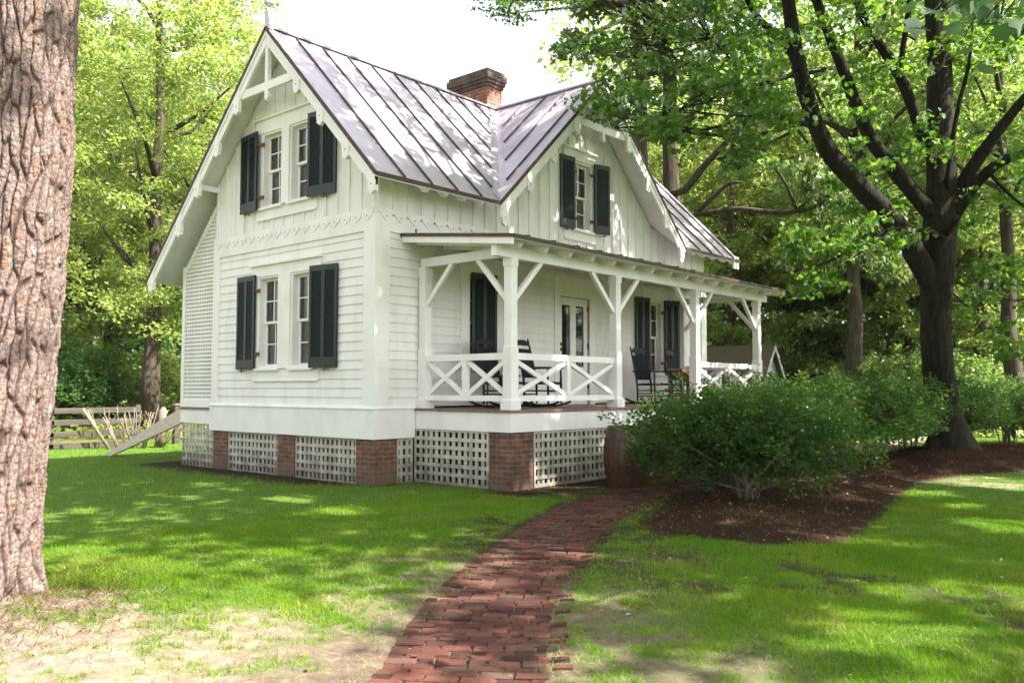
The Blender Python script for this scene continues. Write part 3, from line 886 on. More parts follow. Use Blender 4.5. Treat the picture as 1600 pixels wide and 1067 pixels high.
# chimney
mb = MB(); mb.box(-3.55, -2.44, 5.18, 5.66, 6.3, 8.20); ch = mb.build('chimney', M['chimney'], cottage)
mb = MB()
for k, (e, z0, z1) in enumerate([(.03, 8.20, 8.275), (.06, 8.275, 8.35), (.085, 8.35, 8.50), (.05, 8.50, 8.575)]): mb.box(-3.55 - e, -2.44 + e, 5.18 - e, 5.66 + e, z0, z1)
mb.build('chimney_cap', brick_mat('sooty_brick', (.15, .085, .085), (.10, .06, .065), (.17, .14, .14)), ch)

# ---- porch on the right
PX, PY0, PY1 = 2.063, .816, 9.27
mb = MB(); x = 0.002
while x < PX:
    x1 = min(x + .088, PX + .03); mb.box(x, x1 - .004, PY0 - .03, PY1, ZF - .035, ZF); x += .088
mb.build('porch_floor', M['floor'], cottage)
mb = MB(); mb.box(0, PX, PY0, PY0 + .04, .852, ZF - .035); mb.box(PX - .04, PX, PY0 + .04, PY1, .852, ZF - .035); mb.box(0, PX - .04, PY1 - .06, PY1 - .02, .852, ZF - .035)
mb.build('porch_skirt', M['white'], cottage)
# porch roof
RX, RZ, WZ, RY0, RY1 = 2.396, 3.67, 3.954, .489, 9.69
zp = lambda x: WZ + (RZ - WZ) * x / RX
mb = MB(); slab(mb, [(0.045, RY0, zp(.045)), (RX, RY0, RZ), (RX, RY1, RZ), (0.045, RY1, zp(.045))], .025)
pr_ = mb.build('porch_roof', M['copper'], cottage)
sb = MB(); nP = nrm(np.array([WZ - RZ, 0, RX])); y = .84
standing_seams(sb, [((.06, y_, zp(.06)), (RX + .012, y_, RZ), nP) for y_ in np.arange(.84, RY1 - .1, .60)], h=.03, w=.03, mi=0)
eb = sb
eb.bar((RX + .006, RY0 - .006, RZ - .015), (RX + .006, RY1, RZ - .015), .016, .05); eb.bar((.03, RY0 - .006, zp(.03) - .015), (RX + .006, RY0 - .006, RZ - .015), .016, .05)
eb.build('standing_seam', M['edge'], pr_)
mb = MB(); mb.prism([(.045, RY0 + .02, zp(.045) - .028), (RX - .03, RY0 + .02, zp(RX - .03) - .028), (RX - .03, RY1 - .02, zp(RX - .03) - .028), (.045, RY1 - .02, zp(.045) - .028)], (0, 0, -.03))
mb.prism([(.045, RY0 + .012, zp(.045) - .03), (RX - .02, RY0 + .012, zp(RX) - .03), (RX - .02, RY0 + .012, zp(RX) - .135), (.045, RY0 + .012, zp(.045) - .135)], (0, .03, 0))
mb.prism([(.045, RY1 - .042, zp(.045) - .03), (RX - .02, RY1 - .042, zp(RX) - .03), (RX - .02, RY1 - .042, zp(RX) - .135), (.045, RY1 - .042, zp(.045) - .135)], (0, .03, 0))
mb.build('porch_soffit', M['white'], cottage)
BX, BZ0, BZ1 = 1.95, 3.42, 3.59
mb = MB(); mb.box(BX - .05, BX + .05, RY0 + .08, RY1 - .1, BZ0, BZ1); mb.build('porch_beam', M['white'], cottage)
for y in (.95, 9.16):
    mb = MB(); mb.box(.05, BX - .05, y - .05, y + .05, BZ0 + .03, BZ1); mb.build('porch_beam', M['white'], cottage)
for y in np.arange(.84, RY1 - .1, .60):
    mb = MB(); q = [(.05, zp(.05) - .06), (.05, zp(.05) - .14), (BX, zp(BX) - .14), (2.10, zp(2.1) - .14), (2.14, zp(2.14) - .17), (2.21, zp(2.2) - .155), (2.25, zp(2.25) - .105), (2.28, zp(2.28) - .06)]
    mb.prism([(x, y - .035, z) for x, z in q], (0, .07, 0)); mb.build('rafter_tail', M['white'], cottage)


def post(x, y, half=False):
    mb = MB(); a = .082; b = .07
    mb.hexa([(x - a, y - a, ZF + .15), (x + a, y - a, ZF + .15), (x + a, y + a, ZF + .15), (x - a, y + a, ZF + .15), (x - a, y - a, 2.10), (x + a, y - a, 2.10), (x + a, y + a, 2.10), (x - a, y + a, 2.10)])
    mb.hexa([(x - a, y - a, 2.10), (x + a, y - a, 2.10), (x + a, y + a, 2.10), (x - a, y + a, 2.10), (x - b, y - b, 2.13), (x + b, y - b, 2.13), (x + b, y + b, 2.13), (x - b, y + b, 2.13)])
    mb.box(x - b, x + b, y - b, y + b, 2.13, 3.30)
    mb.box(x - a, x + a, y - a, y + a, 3.30, BZ0 + .03 if half else BZ0)
    p = mb.build('porch_post', M['white'], cottage)
    bb = MB(); c = .108; bb.box(x - c, x + c, y - c, y + c, ZF + .002, ZF + .14)
    bb.hexa([(x - c, y - c, ZF + .14), (x + c, y - c, ZF + .14), (x + c, y + c, ZF + .14), (x - c, y + c, ZF + .14), (x - a, y - a, ZF + .165), (x + a, y - a, ZF + .165), (x + a, y + a, ZF + .165), (x - a, y + a, ZF + .165)])
    bb.build('base', M['white'], p)
    return p


def brace(a, b):
    mb = MB(); mb.bar(a, b, .062, .075); mb.build('brace', M['white'], cottage)


PYS = [.95, 3.68, 6.42, 9.16]
for y in PYS: post(BX, y)
for y in (.95, 9.16): post(.115, y, True)
for i, y in enumerate(PYS):
    if i > 0: brace((BX, y - .06, 2.80), (BX, y - .70, BZ0 + .01))
    if i < 3: brace((BX, y + .06, 2.80), (BX, y + .70, BZ0 + .01))
for y in (.95, 9.16):
    brace((BX - .06, y, 2.80), (BX - .66, y, BZ0 + .04)); brace((.17, y, 2.84), (.74, y, BZ0 + .04))


def railing(a, b):
    a, b = np.array(a, float), np.array(b, float); d = nrm(b - a); sd = np.array([-d[1], d[0], 0]); mb = MB(); zz = np.array([0, 0, 1.0])
    mb.bar(a + zz * 1.97, b + zz * 1.97, .085, .10); mb.bar(a + zz * 1.345, b + zz * 1.345, .07, .085)
    m = (a + b) / 2
    mb.bar(m + zz * 1.3875, m + zz * 1.92, .085, .085, up=d)
    for p, q in ((a, m - d * .0425), (m + d * .0425, b)):
        mb.bar(p + zz * 1.40, q + zz * 1.91, .042, .07); mb.bar(p + zz * 1.91 + sd * .004, q + zz * 1.40 + sd * .004, .046, .07)
    return mb.build('railing', M['white'], cottage)


railing((.197, .95, 0), (BX - .082, .95, 0)); railing((BX, .95 + .082, 0), (BX, 3.68 - .082, 0))
railing((BX, 6.42 + .082, 0), (BX, 9.16 - .082, 0)); railing((.197, 9.16, 0), (BX - .082, 9.16, 0))
mb = MB(); mb.lathe([(.012, 0), (.012, .05), (.02, .055), (.02, .07), (0, .075)], (.35, RY0 + .03, zp(.35)), 8); mb.build('roof_spike', M['iron'], cottage)

# porch steps, behind the shrubs
for k in range(4):
    mb = MB(); mb.box(PX + .004 + .30 * k, PX + .30 * (k + 1) + .003, 4.2, 5.9, -.05, ZF - .235 * (k + 1)); mb.build('porch_step', M['floor'], cottage)


# ---- foundation
def pier(x0, x1, y0, y1, z1):
    mb = MB(); mb.box(x0, x1, y0, y1, -.15, z1); return mb.build('brick_pier', M['brick'], cottage)


pier(-.43, .0, .0, .465, .71); pier(-2.56, -2.06, .0, .4, .71); pier(-4.66, -4.16, .0, .4, .71)
pier(1.625, 2.03, .85, 1.372, .852); pier(1.6, 2.03, 3.45, 3.9, .852); pier(1.6, 2.03, 6.2, 6.65, .852); pier(1.6, 2.03, 8.8, 9.22, .852)
pier(-5.87, -5.5, 9.9, 10.3, .85); pier(-.45, 0, 9.9, 10.35, .71)


def lattice(name, P, U, N, u0, u1, z0, z1, rows, colsp, slat=.056, vs=.066, frame=.05, material='lattice', part=True, top=None):
    """horizontal slats in front of uprights; P origin, U along, N outward"""
    P, U, N = np.array(P, float), np.array(U, float), np.array(N, float); mb = MB(); zz = np.array([0, 0, 1.0])

    def bx(a, b, n0, n1, q0, q1):
        c = [P + U * x + N * y + zz * z for z in (q0, q1) for x, y in ((a, n0), (b, n0), (b, n1), (a, n1))]
        if np.cross(U, N)[2] < 0: c = [c[3], c[2], c[1], c[0], c[7], c[6], c[5], c[4]]
        mb.hexa(c)
    n = max(2, round((u1 - u0) / colsp)); w = (u1 - u0) / n
    for k in range(n + 1):
        a = u0 + k * w - vs / 2; j = random.uniform(-.009, .009) if top is None else 0; zt = z1 if top is None else min(z1, top(u0 + k * w))
        if zt > z0 + .03: bx(max(u0, a + j), min(u1, a + vs + j), -.018, -.004, z0 + random.uniform(0, .006), zt)
    h = (z1 - z0) / rows
    for k in range(rows + 1):
        z = z0 + k * h - slat / 2; j = random.uniform(-.008, .008) if top is None else 0; aa = u0
        if top is not None:
            while aa < u1 and top(aa) < z: aa += .02
        if u1 - aa > .03: bx(aa, u1, -.004, .010, max(z0 - .02, z + j), min(z1, z + slat + j))
    if frame and top is None: bx(u0, u0 + frame * .6, .0105, .016, z0, z1); bx(u1 - frame * .6, u1, .0105, .016, z0, z1)
    return mb.build(name, M[material], cottage)


LU = ((1, 0, 0), (0, -1, 0))
for a, b in ((-4.15, -2.57), (-2.05, -.44)): lattice('foundation_lattice', (0, .03, 0), *LU, a, b, .0, .70, 5, .118)
lattice('foundation_lattice', (0, .02, 0), *LU, -5.82, -4.67, -.02, .815, 6, .122)
lattice('foundation_lattice', (0, .835, 0), *LU, .02, 1.62, .03, .845, 6, .122)
LV = ((0, 1, 0), (1, 0, 0))
lattice('foundation_lattice', (2.035, 0, 0), *LV, 1.375, 3.44, .03, .845, 6, .122)
lattice('foundation_lattice', (2.035, 0, 0), *LV, 3.91, 6.19, .03, .845, 6, .122)
lattice('foundation_lattice', (2.035, 0, 0), *LV, 6.66, 8.79, .03, .845, 6, .122)
lattice('foundation_lattice', (-.01, 0, 0), *LV, .47, .80, .0, .70, 5, .118)
mb = MB(); mb.box(-5.7, 1.5, 1.35, 1.4, -.1, 1.0); mb.box(-5.7, -.5, .55, .6, -.1, .7); mb.box(1.35, 1.4, 1.45, 9.0, -.1, 1.0); mb.build('crawl_space_shade', M['void'], cottage)  # dark sheets standing in for the shade under the floors

# ---- back porch on the left
zl = lambda x: zroof(x) - .42
lattice('lattice_screen', (0, .03, 0), *LU, -5.83, -4.70, 1.28, 5.4, 54, .072, .036, .036, 0, 'white', top=lambda u: zl(u) + .05)
mb = MB(); mb.box(-5.88, -5.83, .1, 3.5, 1.125, 3.9); mb.box(-5.83, -4.7, .5, .53, 1.125, 4.6); mb.build('clapboard_wall', M['interior'], cottage)  # plain dark boards, not clapboard, added to darken the space behind the screen
mb = MB(); mb.box(-5.90, -5.81, -.01, .09, 1.13, 3.9); mb.box(-5.81, -4.68, .0, .05, 1.13, 1.28)
mb.prism([(-5.90, .005, zl(-5.90) - .14), (-4.68, .005, zl(-4.68) - .14), (-4.68, .005, zl(-4.68)), (-5.90, .005, zl(-5.90))], (0, .05, 0))
mb.build('screen_frame', M['white'], cottage)
mb = MB(); mb.box(-5.93, -4.76, -.03, LW, 1.085, 1.125); mb.build('porch_floor', M['floor'], cottage)
mb = MB(); mb.box(-5.90, -4.735, -.005, .035, .825, 1.085); mb.box(-5.90, -5.86, .035, LW, .825, 1.085); mb.build('porch_skirt', M['white'], cottage)
mb = MB(); mb.box(-5.85, -5.80, 3.5, LW, .0, 3.9); mb.box(-5.8, -4.7, 3.5, 3.55, 1.125, 4.9); mb.build('clapboard_wall', M['siding'], cottage)

# ------------------------------------------------------------------ ground, path, beds
PATH = [(8.25, -7.4), (7.62, -6.3), (7.15, -5.42), (6.57, -4.66), (5.92, -3.7), (5.14, -2.3), (4.32, -.62), (3.74, .75), (3.47, 2.0), (3.52, 3.2), (3.45, 4.8), (3.25, 7.0), (3.15, 10.0), (3.15, 15.0)]
MULCH = [(4.75, .55), (5.25, -.75), (5.95, -.82), (6.65, -.72), (7.1, -.35), (7.0, .9), (6.75, 2.2), (6.3, 4.3), (6.0, 6.2), (6.25, 7.6), (6.9, 9.4), (8.0, 12), (9.5, 15.5), (9, 17.5), (6.5, 16.5), (4.8, 16.3), (3.9, 15.2), (3.75, 10), (3.85, 7), (4.05, 4.8), (4.1, 3.0), (4.25, 1.7)]


def resample(line, step):
    P = np.array(line, float)
    # Catmull-Rom
    Q = []
    for i in range(len(P) - 1):
        p0, p1, p2, p3 = P[max(i - 1, 0)], P[i], P[i + 1], P[min(i + 2, len(P) - 1)]
        for t in np.linspace(0, 1, 12, endpoint=False):
            Q.append(.5 * (2 * p1 + (p2 - p0) * t + (2 * p0 - 5 * p1 + 4 * p2 - p3) * t * t + (3 * p1 - p0 - 3 * p2 + p3) * t ** 3))
    Q.append(P[-1]); Q = np.array(Q); s = np.r_[0, np.cumsum(np.linalg.norm(np.diff(Q, axis=0), axis=1))]
    ss = np.arange(0, s[-1], step)
    return np.stack([np.interp(ss, s, Q[:, 0]), np.interp(ss, s, Q[:, 1])], 1)


PATHC = resample(PATH, .45)
PATHL = [tuple(p) for p in PATHC]
PW = .455


def mulch_d(x, y):
    d, _ = seg_dist(x, y, MULCH + [MULCH[0]]); return np.where(in_poly(x, y, MULCH), d, -d)


def height(x, y):
    """small rises of the ground: mulch mound, pine's root rise"""
    md = mulch_d(x, y)
    h = .07 * sstep(-.05, .8, md) + .03 * sstep(.1, 1.5, md) * fbm(x * 2, y * 2, 31)
    h = h + .12 * np.exp(-((x - 3.85) ** 2 + (y + 6.5) ** 2) / .45)
    h = h + .18 * np.exp(-((x - 5.2) ** 2 + (y - 11.4) ** 2) / 1.2)
    pd, _ = seg_dist(x, y, PATHL)
    h = h + .022 * (fbm(x * 3.1, y * 3.1, 5) - .5) * sstep(.4, .8, pd) * (np.abs(x) < 30)
    return h - (.030 - .014 * fbm(x * 6, y * 6, 41)) * (1 - sstep(PW - .06, PW + .05, pd))


def bare(x, y):
    """0 = grass, 1 = bare soil or sand"""
    n = fbm(x * 1.1, y * 1.1, 3); n2 = .5 * fbm(x * 3.7, y * 3.7, 9) + .5 * fbm(x * 15, y * 15, 19)
    pd, side = seg_dist(x, y, PATHL)
    b = (1 - sstep(.36, .68, pd + (n2 - .5) * .5)) * np.where(y < 2, 1, 1.0)
    # worn sandy ground by the big pine, towards the viewer
    k = ((x - 3.5) * .83 + (y + 6.2) * -.56) + 0.0     # + towards the viewer
    left = side > 0
    s = sstep(-.35, .75, k + (n - .5) * 1.5 + (n2 - .5) * .8 - 1.25 * (1 - sstep(1.0, 2.5, pd))) * left
    b = np.maximum(b, s * (.42 + .58 * sstep(.36, .56, n2)))
    # right of the path: patchy
    r = (~left) * (1 - sstep(.5, 2.6, pd + (n - .5) * 2.2)) * .8 * (y < 3)
    b = np.maximum(b, r * sstep(.38, .62, n2 + .08))
    lm = left * (1 - sstep(.45, 1.9, pd + (n - .5) * 1.8)) * .8 * (y < -1.0)
    b = np.maximum(b, lm * sstep(.40, .60, n2 + .04))
    patch = (~left) * sstep(.50, .68, n) * .75 * (x > 5)
    b = np.maximum(b, patch * sstep(.35, .6, n2))
    # drip line along the foundation
    f = np.where((x < .1) & (y < .4), 1 - sstep(.25, 1.0, -y + (n2 - .5) * .7 + np.clip(x + 1.2, 0, 2) * .6), 0) * (x > -6.6)
    f2 = np.where((x > 1.9) & (y > .4), 1 - sstep(.3, 1.2, x - 2.06 + (n2 - .5) * .5), 0)
    f3 = np.where((x > 1.6) & (x < 4.3), (1 - sstep(.5, 2.4, np.abs(y - 1.9))) * .85, 0) * sstep(.30, .5, n2 + .1)
    b = np.maximum(b, np.maximum(np.maximum(f, f2), f3))
    b = np.maximum(b, sstep(-.25, .05, mulch_d(x, y) + (n2 - .5) * .4))
    return np.clip(b, 0, 1)


def axis_coords(a, b, st, far):
    mid = np.arange(a, b, st); up, dn = [b], [a]; q = st
    while up[-1] < far: q *= 1.22; up.append(up[-1] + q)
    q = st
    while dn[-1] > -far: q *= 1.22; dn.append(dn[-1] - q)
    return np.r_[np.array(dn[:0:-1]), mid, np.array(up)]


gx = axis_coords(-9, 12, .09, 420); gy = axis_coords(-8.6, 14, .09, 420)
GX, GY = np.meshgrid(gx, gy, indexing='ij'); GZ = height(GX, GY) * (np.hypot(GX, GY) < 60)
nx, ny = GX.shape; V = np.stack([GX.ravel(), GY.ravel(), GZ.ravel()], 1)
ii = np.arange(nx * ny).reshape(nx, ny)
F = np.stack([ii[:-1, :-1], ii[1:, :-1], ii[1:, 1:], ii[:-1, 1:]], -1).reshape(-1)


def ground_mat():
    m, nt, b = new_mat('lawn_ground')
    at = nt.nodes.new("ShaderNodeAttribute"); at.attribute_name = 'bare'; at2 = nt.nodes.new("ShaderNodeAttribute"); at2.attribute_name = 'wood'
    co = coords(nt); n1 = noise(nt, co, 2.2, 6); n2 = noise(nt, co, 7, 9, .78); n3 = noise(nt, co, 90, 3)
    g = ramp(nt, [(.3, (.045, .085, .015)), (.55, (.075, .135, .022)), (.75, (.12, .16, .035))]); nt.links.new(n2.outputs['Fac'], g.inputs[0])
    s = ramp(nt, [(.28, (.11, .075, .055)), (.45, (.20, .148, .115)), (.6, (.28, .22, .18)), (.75, (.36, .30, .255))]); nt.links.new(n2.outputs['Fac'], s.inputs[0])
    dk = ramp(nt, [(.35, (.30, .26, .22)), (.65, (1, 1, 1))]); nt.links.new(n1.outputs['Fac'], dk.inputs[0])
    w = ramp(nt, [(.35, (.05, .075, .018)), (.5, (.09, .10, .03)), (.65, (.14, .10, .055))]); nt.links.new(n1.outputs['Fac'], w.inputs[0])
    mu = nt.nodes.new("ShaderNodeMix"); mu.data_type = 'RGBA'; mu.blend_type = 'MULTIPLY'
    at3 = nt.nodes.new("ShaderNodeAttribute"); at3.attribute_name = 'soil'
    nt.links.new(at3.outputs['Fac'], mu.inputs[0]); nt.links.new(s.outputs[0], mu.inputs[6]); mu.inputs[7].default_value = (.13, .10, .085, 1)
    mx = nt.nodes.new("ShaderNodeMix"); mx.data_type = 'RGBA'
    nt.links.new(at.outputs['Fac'], mx.inputs[0]); nt.links.new(g.outputs[0], mx.inputs[6]); nt.links.new(mu.outputs[2], mx.inputs[7])
    m2 = nt.nodes.new("ShaderNodeMix"); m2.data_type = 'RGBA'
    nt.links.new(at2.outputs['Fac'], m2.inputs[0]); nt.links.new(mx.outputs[2], m2.inputs[6]); nt.links.new(w.outputs[0], m2.inputs[7])
    nt.links.new(m2.outputs[2], b.inputs['Base Color']); b.inputs['Roughness'].default_value = 1; b.inputs['Specular IOR Level'].default_value = .1
    bump(nt, b, n2.outputs['Fac'], .8, .03); return m


ground = np_mesh('lawn', V, F, ground_mat(), None, 4, True); tag(ground, kind='structure')
x_, y_ = GX.ravel(), GY.ravel()
at = ground.data.attributes.new('bare', 'FLOAT', 'POINT'); at.data.foreach_set('value', bare(x_, y_).astype(np.float32))
wood = np.maximum(sstep(-12.3, -14.0, x_), sstep(24, 30, y_)); at = ground.data.attributes.new('wood', 'FLOAT', 'POINT'); at.data.foreach_set('value', wood.astype(np.float32))
# dark soil (as against pale sand): by the house, under the mulch and along the far half of the path
soil = np.maximum(np.maximum(sstep(-.3, .1, mulch_d(x_, y_)), (y_ > -1.6) * (x_ > -8) * 1.0), .55 * (x_ > 6.6) * 1.0)
soil = np.maximum(np.maximum(np.maximum(soil, .45 * (1 - sstep(.7, 1.5, seg_dist(x_, y_, PATHL)[0]))), sstep(-4.6, -2.6, y_)) * (y_ < 6), sstep(-.3, .1, mulch_d(x_, y_)))
at = ground.data.attributes.new('soil', 'FLOAT', 'POINT'); at.data.foreach_set('value', soil.astype(np.float32))

# brick path
mb = MB(); rr = random.Random(3)
cl = resample(PATH, .091); k = 0
for i in range(1, len(cl) - 1):
    if cl[i][1] > 12: break
    d = nrm(cl[i + 1] - cl[i - 1]); nrm2 = np.array([d[1], -d[0]])        # nrm2 points right
    ang = math.atan2(nrm2[1], nrm2[0])
    q = -PW + rr.uniform(-.012, .012); first = bool(i % 2)
    while q < PW - .05:
        ln = .178 * rr.uniform(.93, 1.04) * (.5 if rr.random() < .06 else 1)
        if first: ln *= rr.uniform(.42, .6); first = False
        if q + ln > PW + .02: ln = PW + rr.uniform(-.012, .015) - q
        if ln < .05: break
        if rr.random() > .015 and q > -PW - .09:
            c = cl[i] + nrm2 * (q + ln / 2) + d * rr.uniform(-.006, .006); a = ang + rr.uniform(-.035, .035)
            ux = np.array([math.cos(a), math.sin(a), rr.uniform(-.012, .012)]); uy = np.array([-math.sin(a), math.cos(a), rr.uniform(-.025, .025)]); uz = np.cross(ux, uy)
            C0 = np.array([c[0], c[1], rr.uniform(-.012, .002)]); hx, hy = ln / 2 - .0025, .0425 * rr.uniform(.92, 1.02); e = .007
            bt = [C0 + ux * sx * hx + uy * sy * hy - uz * .05 for sx, sy in ((-1, -1), (1, -1), (1, 1), (-1, 1))]
            md = [C0 + ux * sx * hx + uy * sy * hy - uz * e for sx, sy in ((-1, -1), (1, -1), (1, 1), (-1, 1))]
            tp = [C0 + ux * sx * (hx - e) + uy * sy * (hy - e) for sx, sy in ((-1, -1), (1, -1), (1, 1), (-1, 1))]
            i0 = len(mb.v); mb.v.extend([tuple(p) for p in bt + md + tp])
            for f in ((0, 1, 5, 4), (1, 2, 6, 5), (2, 3, 7, 6), (3, 0, 4, 7), (4, 5, 9, 8), (5, 6, 10, 9), (6, 7, 11, 10), (7, 4, 8, 11), (8, 9, 10, 11)): mb.f.append(tuple(i0 + t for t in f)); mb.m.append(0)
        q += ln + rr.uniform(.004, .014)
# soldier edging, half sunk
for sgn in (-1, 1):
    el = resample(PATH, .118)
    for i in range(1, len(el) - 1):
        if el[i][1] > 6 or sgn < 0 or rr.random() < .15: continue
        d = nrm(el[i + 1] - el[i - 1]); n2 = np.array([d[1], -d[0]]) * sgn; c = el[i] + n2 * (PW + .068 + rr.uniform(-.015, .02))
        up = np.array([n2[0] * -.10 * rr.uniform(0, 2.5), n2[1] * -.1, 1.0]); a = np.array([*c, -.06]); mb.bar(a, a + nrm(up) * (.066 + rr.uniform(-.02, .015)), .05, .10, up=(*n2, 0))
M['pathbrick'] = island_mat('path_brick', [(0, (.036, .018, .015)), (.3, (.066, .025, .019)), (.6, (.092, .033, .025)), (.85, (.12, .047, .034)), (1, (.09, .056, .046))], .85, .6, 40, tint=((.055, .038, .024), 3.2, .52, .74))
tag(mb.build('brick_path', M['pathbrick']), kind='structure')

# ------------------------------------------------------------------ grass, straw, mulch litter (uncountable)
def blades(name, n, xr, yr, keep, h, w, material, lie=0.35, seed=1, zoff=0.0):
    rng = np.random.default_rng(seed); x = rng.uniform(*xr, n); y = rng.uniform(*yr, n)
    m = rng.uniform(0, 1, n) < keep(x, y); x, y = x[m], y[m]; n = len(x)
    z = height(x, y) + zoff; a = rng.uniform(0, 2 * np.pi, n); dc = np.hypot(x - CAM[0], y - CAM[1])
    grow = .75 + .9 * vnoise(x * 1.7, y * 1.7, 77)
    hh = h * rng.uniform(.5, 1.3, n) * grow * (1 + .02 * dc); ww = w * (1 + .10 * dc) * rng.uniform(.7, 1.3, n)
    ln = rng.uniform(0, 2 * np.pi, n); la = np.abs(rng.normal(lie, .25, n))
    P = np.stack([x, y, z], 1); s = np.stack([np.cos(a), np.sin(a), 0 * a], 1) * ww[:, None] / 2
    t = np.stack([np.cos(ln) * np.sin(la), np.sin(ln) * np.sin(la), np.cos(la)], 1) * hh[:, None]
    V = np.stack([P - s, P + s, P + t], 1).reshape(-1, 3)
    return np_mesh(name, V, np.arange(n * 3), material, None, 3)


def grass_mat(name, stops, trans, tw=.35):
    m, nt, b = new_mat(name); nt.nodes.remove(b); o = nt.nodes["Material Output"]; co = coords(nt)
    n = noise(nt, co, 1.2, 5); n2 = noise(nt, co, 55, 2)
    ad = nt.nodes.new("ShaderNodeMath"); ad.operation = 'ADD'; nt.links.new(n.outputs['Fac'], ad.inputs[0]); nt.links.new(n2.outputs['Fac'], ad.inputs[1])
    hf = nt.nodes.new("ShaderNodeMath"); hf.operation = 'MULTIPLY'; hf.inputs[1].default_value = .5; nt.links.new(ad.outputs[0], hf.inputs[0])
    r, r2 = ramp(nt, stops), ramp(nt, trans); nt.links.new(hf.outputs[0], r.inputs[0]); nt.links.new(hf.outputs[0], r2.inputs[0])
    d = nt.nodes.new("ShaderNodeBsdfDiffuse"); t = nt.nodes.new("ShaderNodeBsdfTranslucent"); nt.links.new(r.outputs[0], d.inputs[0]); nt.links.new(r2.outputs[0], t.inputs[0])
    mx = nt.nodes.new("ShaderNodeMixShader"); mx.inputs[0].default_value = tw; nt.links.new(d.outputs[0], mx.inputs[1]); nt.links.new(t.outputs[0], mx.inputs[2]); nt.links.new(mx.outputs[0], o.inputs[0])
    return m


M['grass'] = grass_mat('lawn_grass', [(.28, (.048, .125, .006)), (.46, (.095, .205, .010)), (.6, (.165, .24, .022)), (.74, (.27, .24, .07))], [(.3, (.14, .32, .015)), (.5, (.24, .43, .025)), (.7, (.42, .48, .08))], .28)
M['straw'] = grass_mat('pine_straw', [(.3, (.022, .012, .009)), (.5, (.05, .022, .014)), (.7, (.15, .075, .045))], [(.3, (.03, .012, .006)), (.7, (.08, .04, .02))], .1)


def inview(x, y, mar=1.12):
    dx, dy = x - CAM[0], y - CAM[1]; z = dx * FWD[0] + dy * FWD[1]; r = dx * RIGHT[0] + dy * RIGHT[1]
    return (z > 2.2) & (np.abs(r) < z * .592 * mar + 1.6), np.hypot(dx, dy)


def house_free(x, y):
    return ~(((x > -5.9) & (x < .05) & (y > -.03) & (y < 10.4)) | ((x > -.1) & (x < 2.1) & (y > .8) & (y < 9.3)))


def grass_keep(x, y, dmax=60, ref=5.0, pw=1.55):
    v, d = inview(x, y); g = 1 - sstep(.10, .75, bare(x, y)); pd, _ = seg_dist(x, y, PATHL)
    return v * np.clip((ref / np.maximum(d, .1)) ** pw, 0, 1) * (d < dmax) * (.02 + .98 * g) * house_free(x, y) * (pd > PW - .03) * (x > -11.9)


g1 = blades('grass', 1150000, (1.5, 13.5), (-7.5, 4.5), lambda x, y: grass_keep(x, y, ref=5.9), .025, .0032, M['grass'], seed=11)
g2 = blades('grass_beyond', 900000, (-12, 14), (-6, 32), lambda x, y: grass_keep(x, y) * ~((x > 1.5) & (x < 13.5) & (y < 4.5)) * 1.0, .038, .0045, M['grass'], seed=12)
for g in (g1, g2): tag(g, kind='stuff')
g2.name = 'grass'
# grass tufts between the bricks and weeds along the edges
g3 = blades('path_weeds', 60000, (2.5, 9), (-7.2, 4), lambda x, y: inview(x, y)[0] * (seg_dist(x, y, PATHL)[0] < PW + .25) * sstep(.54, .72, fbm(x * 5, y * 5, 21)) * sstep(-.05, .3, seg_dist(x, y, PATHL)[0] - .0) * .8, .03, .003, M['grass'], lie=.6, seed=13); tag(g3, kind='stuff')
# pine straw: thick over the mulch, thin over the path and the lawn
st = blades('pine_straw', 420000, (2, 12), (-7, 17), lambda x, y: inview(x, y)[0] * np.clip(sstep(-.25, .1, mulch_d(x, y)) * .6 + .014 + .05 * bare(x, y) * (x > 2), 0, 1) * house_free(x, y), .10, .0022, M['straw'], lie=1.42, seed=14, zoff=.012); tag(st, kind='stuff')
tg = blades('tall_grass', 300000, (1.5, 13.5), (-7.5, 4.5), lambda x, y: grass_keep(x, y, ref=4.5) * sstep(.50, .66, fbm(x * 2.6, y * 2.6, 61)) * .16 + grass_keep(x, y, ref=4.5) * .012, .062, .0040, M['grass'], lie=.45, seed=21); tag(tg, kind='stuff')
dg = blades('dry_grass', 300000, (1.5, 13.5), (-7.5, 4.5), lambda x, y: inview(x, y)[0] * house_free(x, y) * (seg_dist(x, y, PATHL)[0] > PW) * np.clip((5 / np.hypot(x - CAM[0], y - CAM[1])) ** 1.6, 0, 1) * (.05 + .35 * sstep(.48, .64, fbm(x * 1.6, y * 1.6, 63))), .05, .0026, grass_mat('dry_grass_blade', [(.3, (.20, .16, .07)), (.7, (.40, .33, .18))], [(.3, (.1, .08, .03)), (.7, (.2, .16, .08))], .2), lie=1.25, seed=22, zoff=.008); tag(dg, kind='stuff')
ps = blades('needle_litter', 60000, (2.2, 6), (-8.2, -4.6), lambda x, y: np.exp(-((x - 3.66) ** 2 + (y + 6.6) ** 2) / .9) * .8, .11, .0026, M['straw'], lie=1.4, seed=23, zoff=.012); tag(ps, kind='stuff')
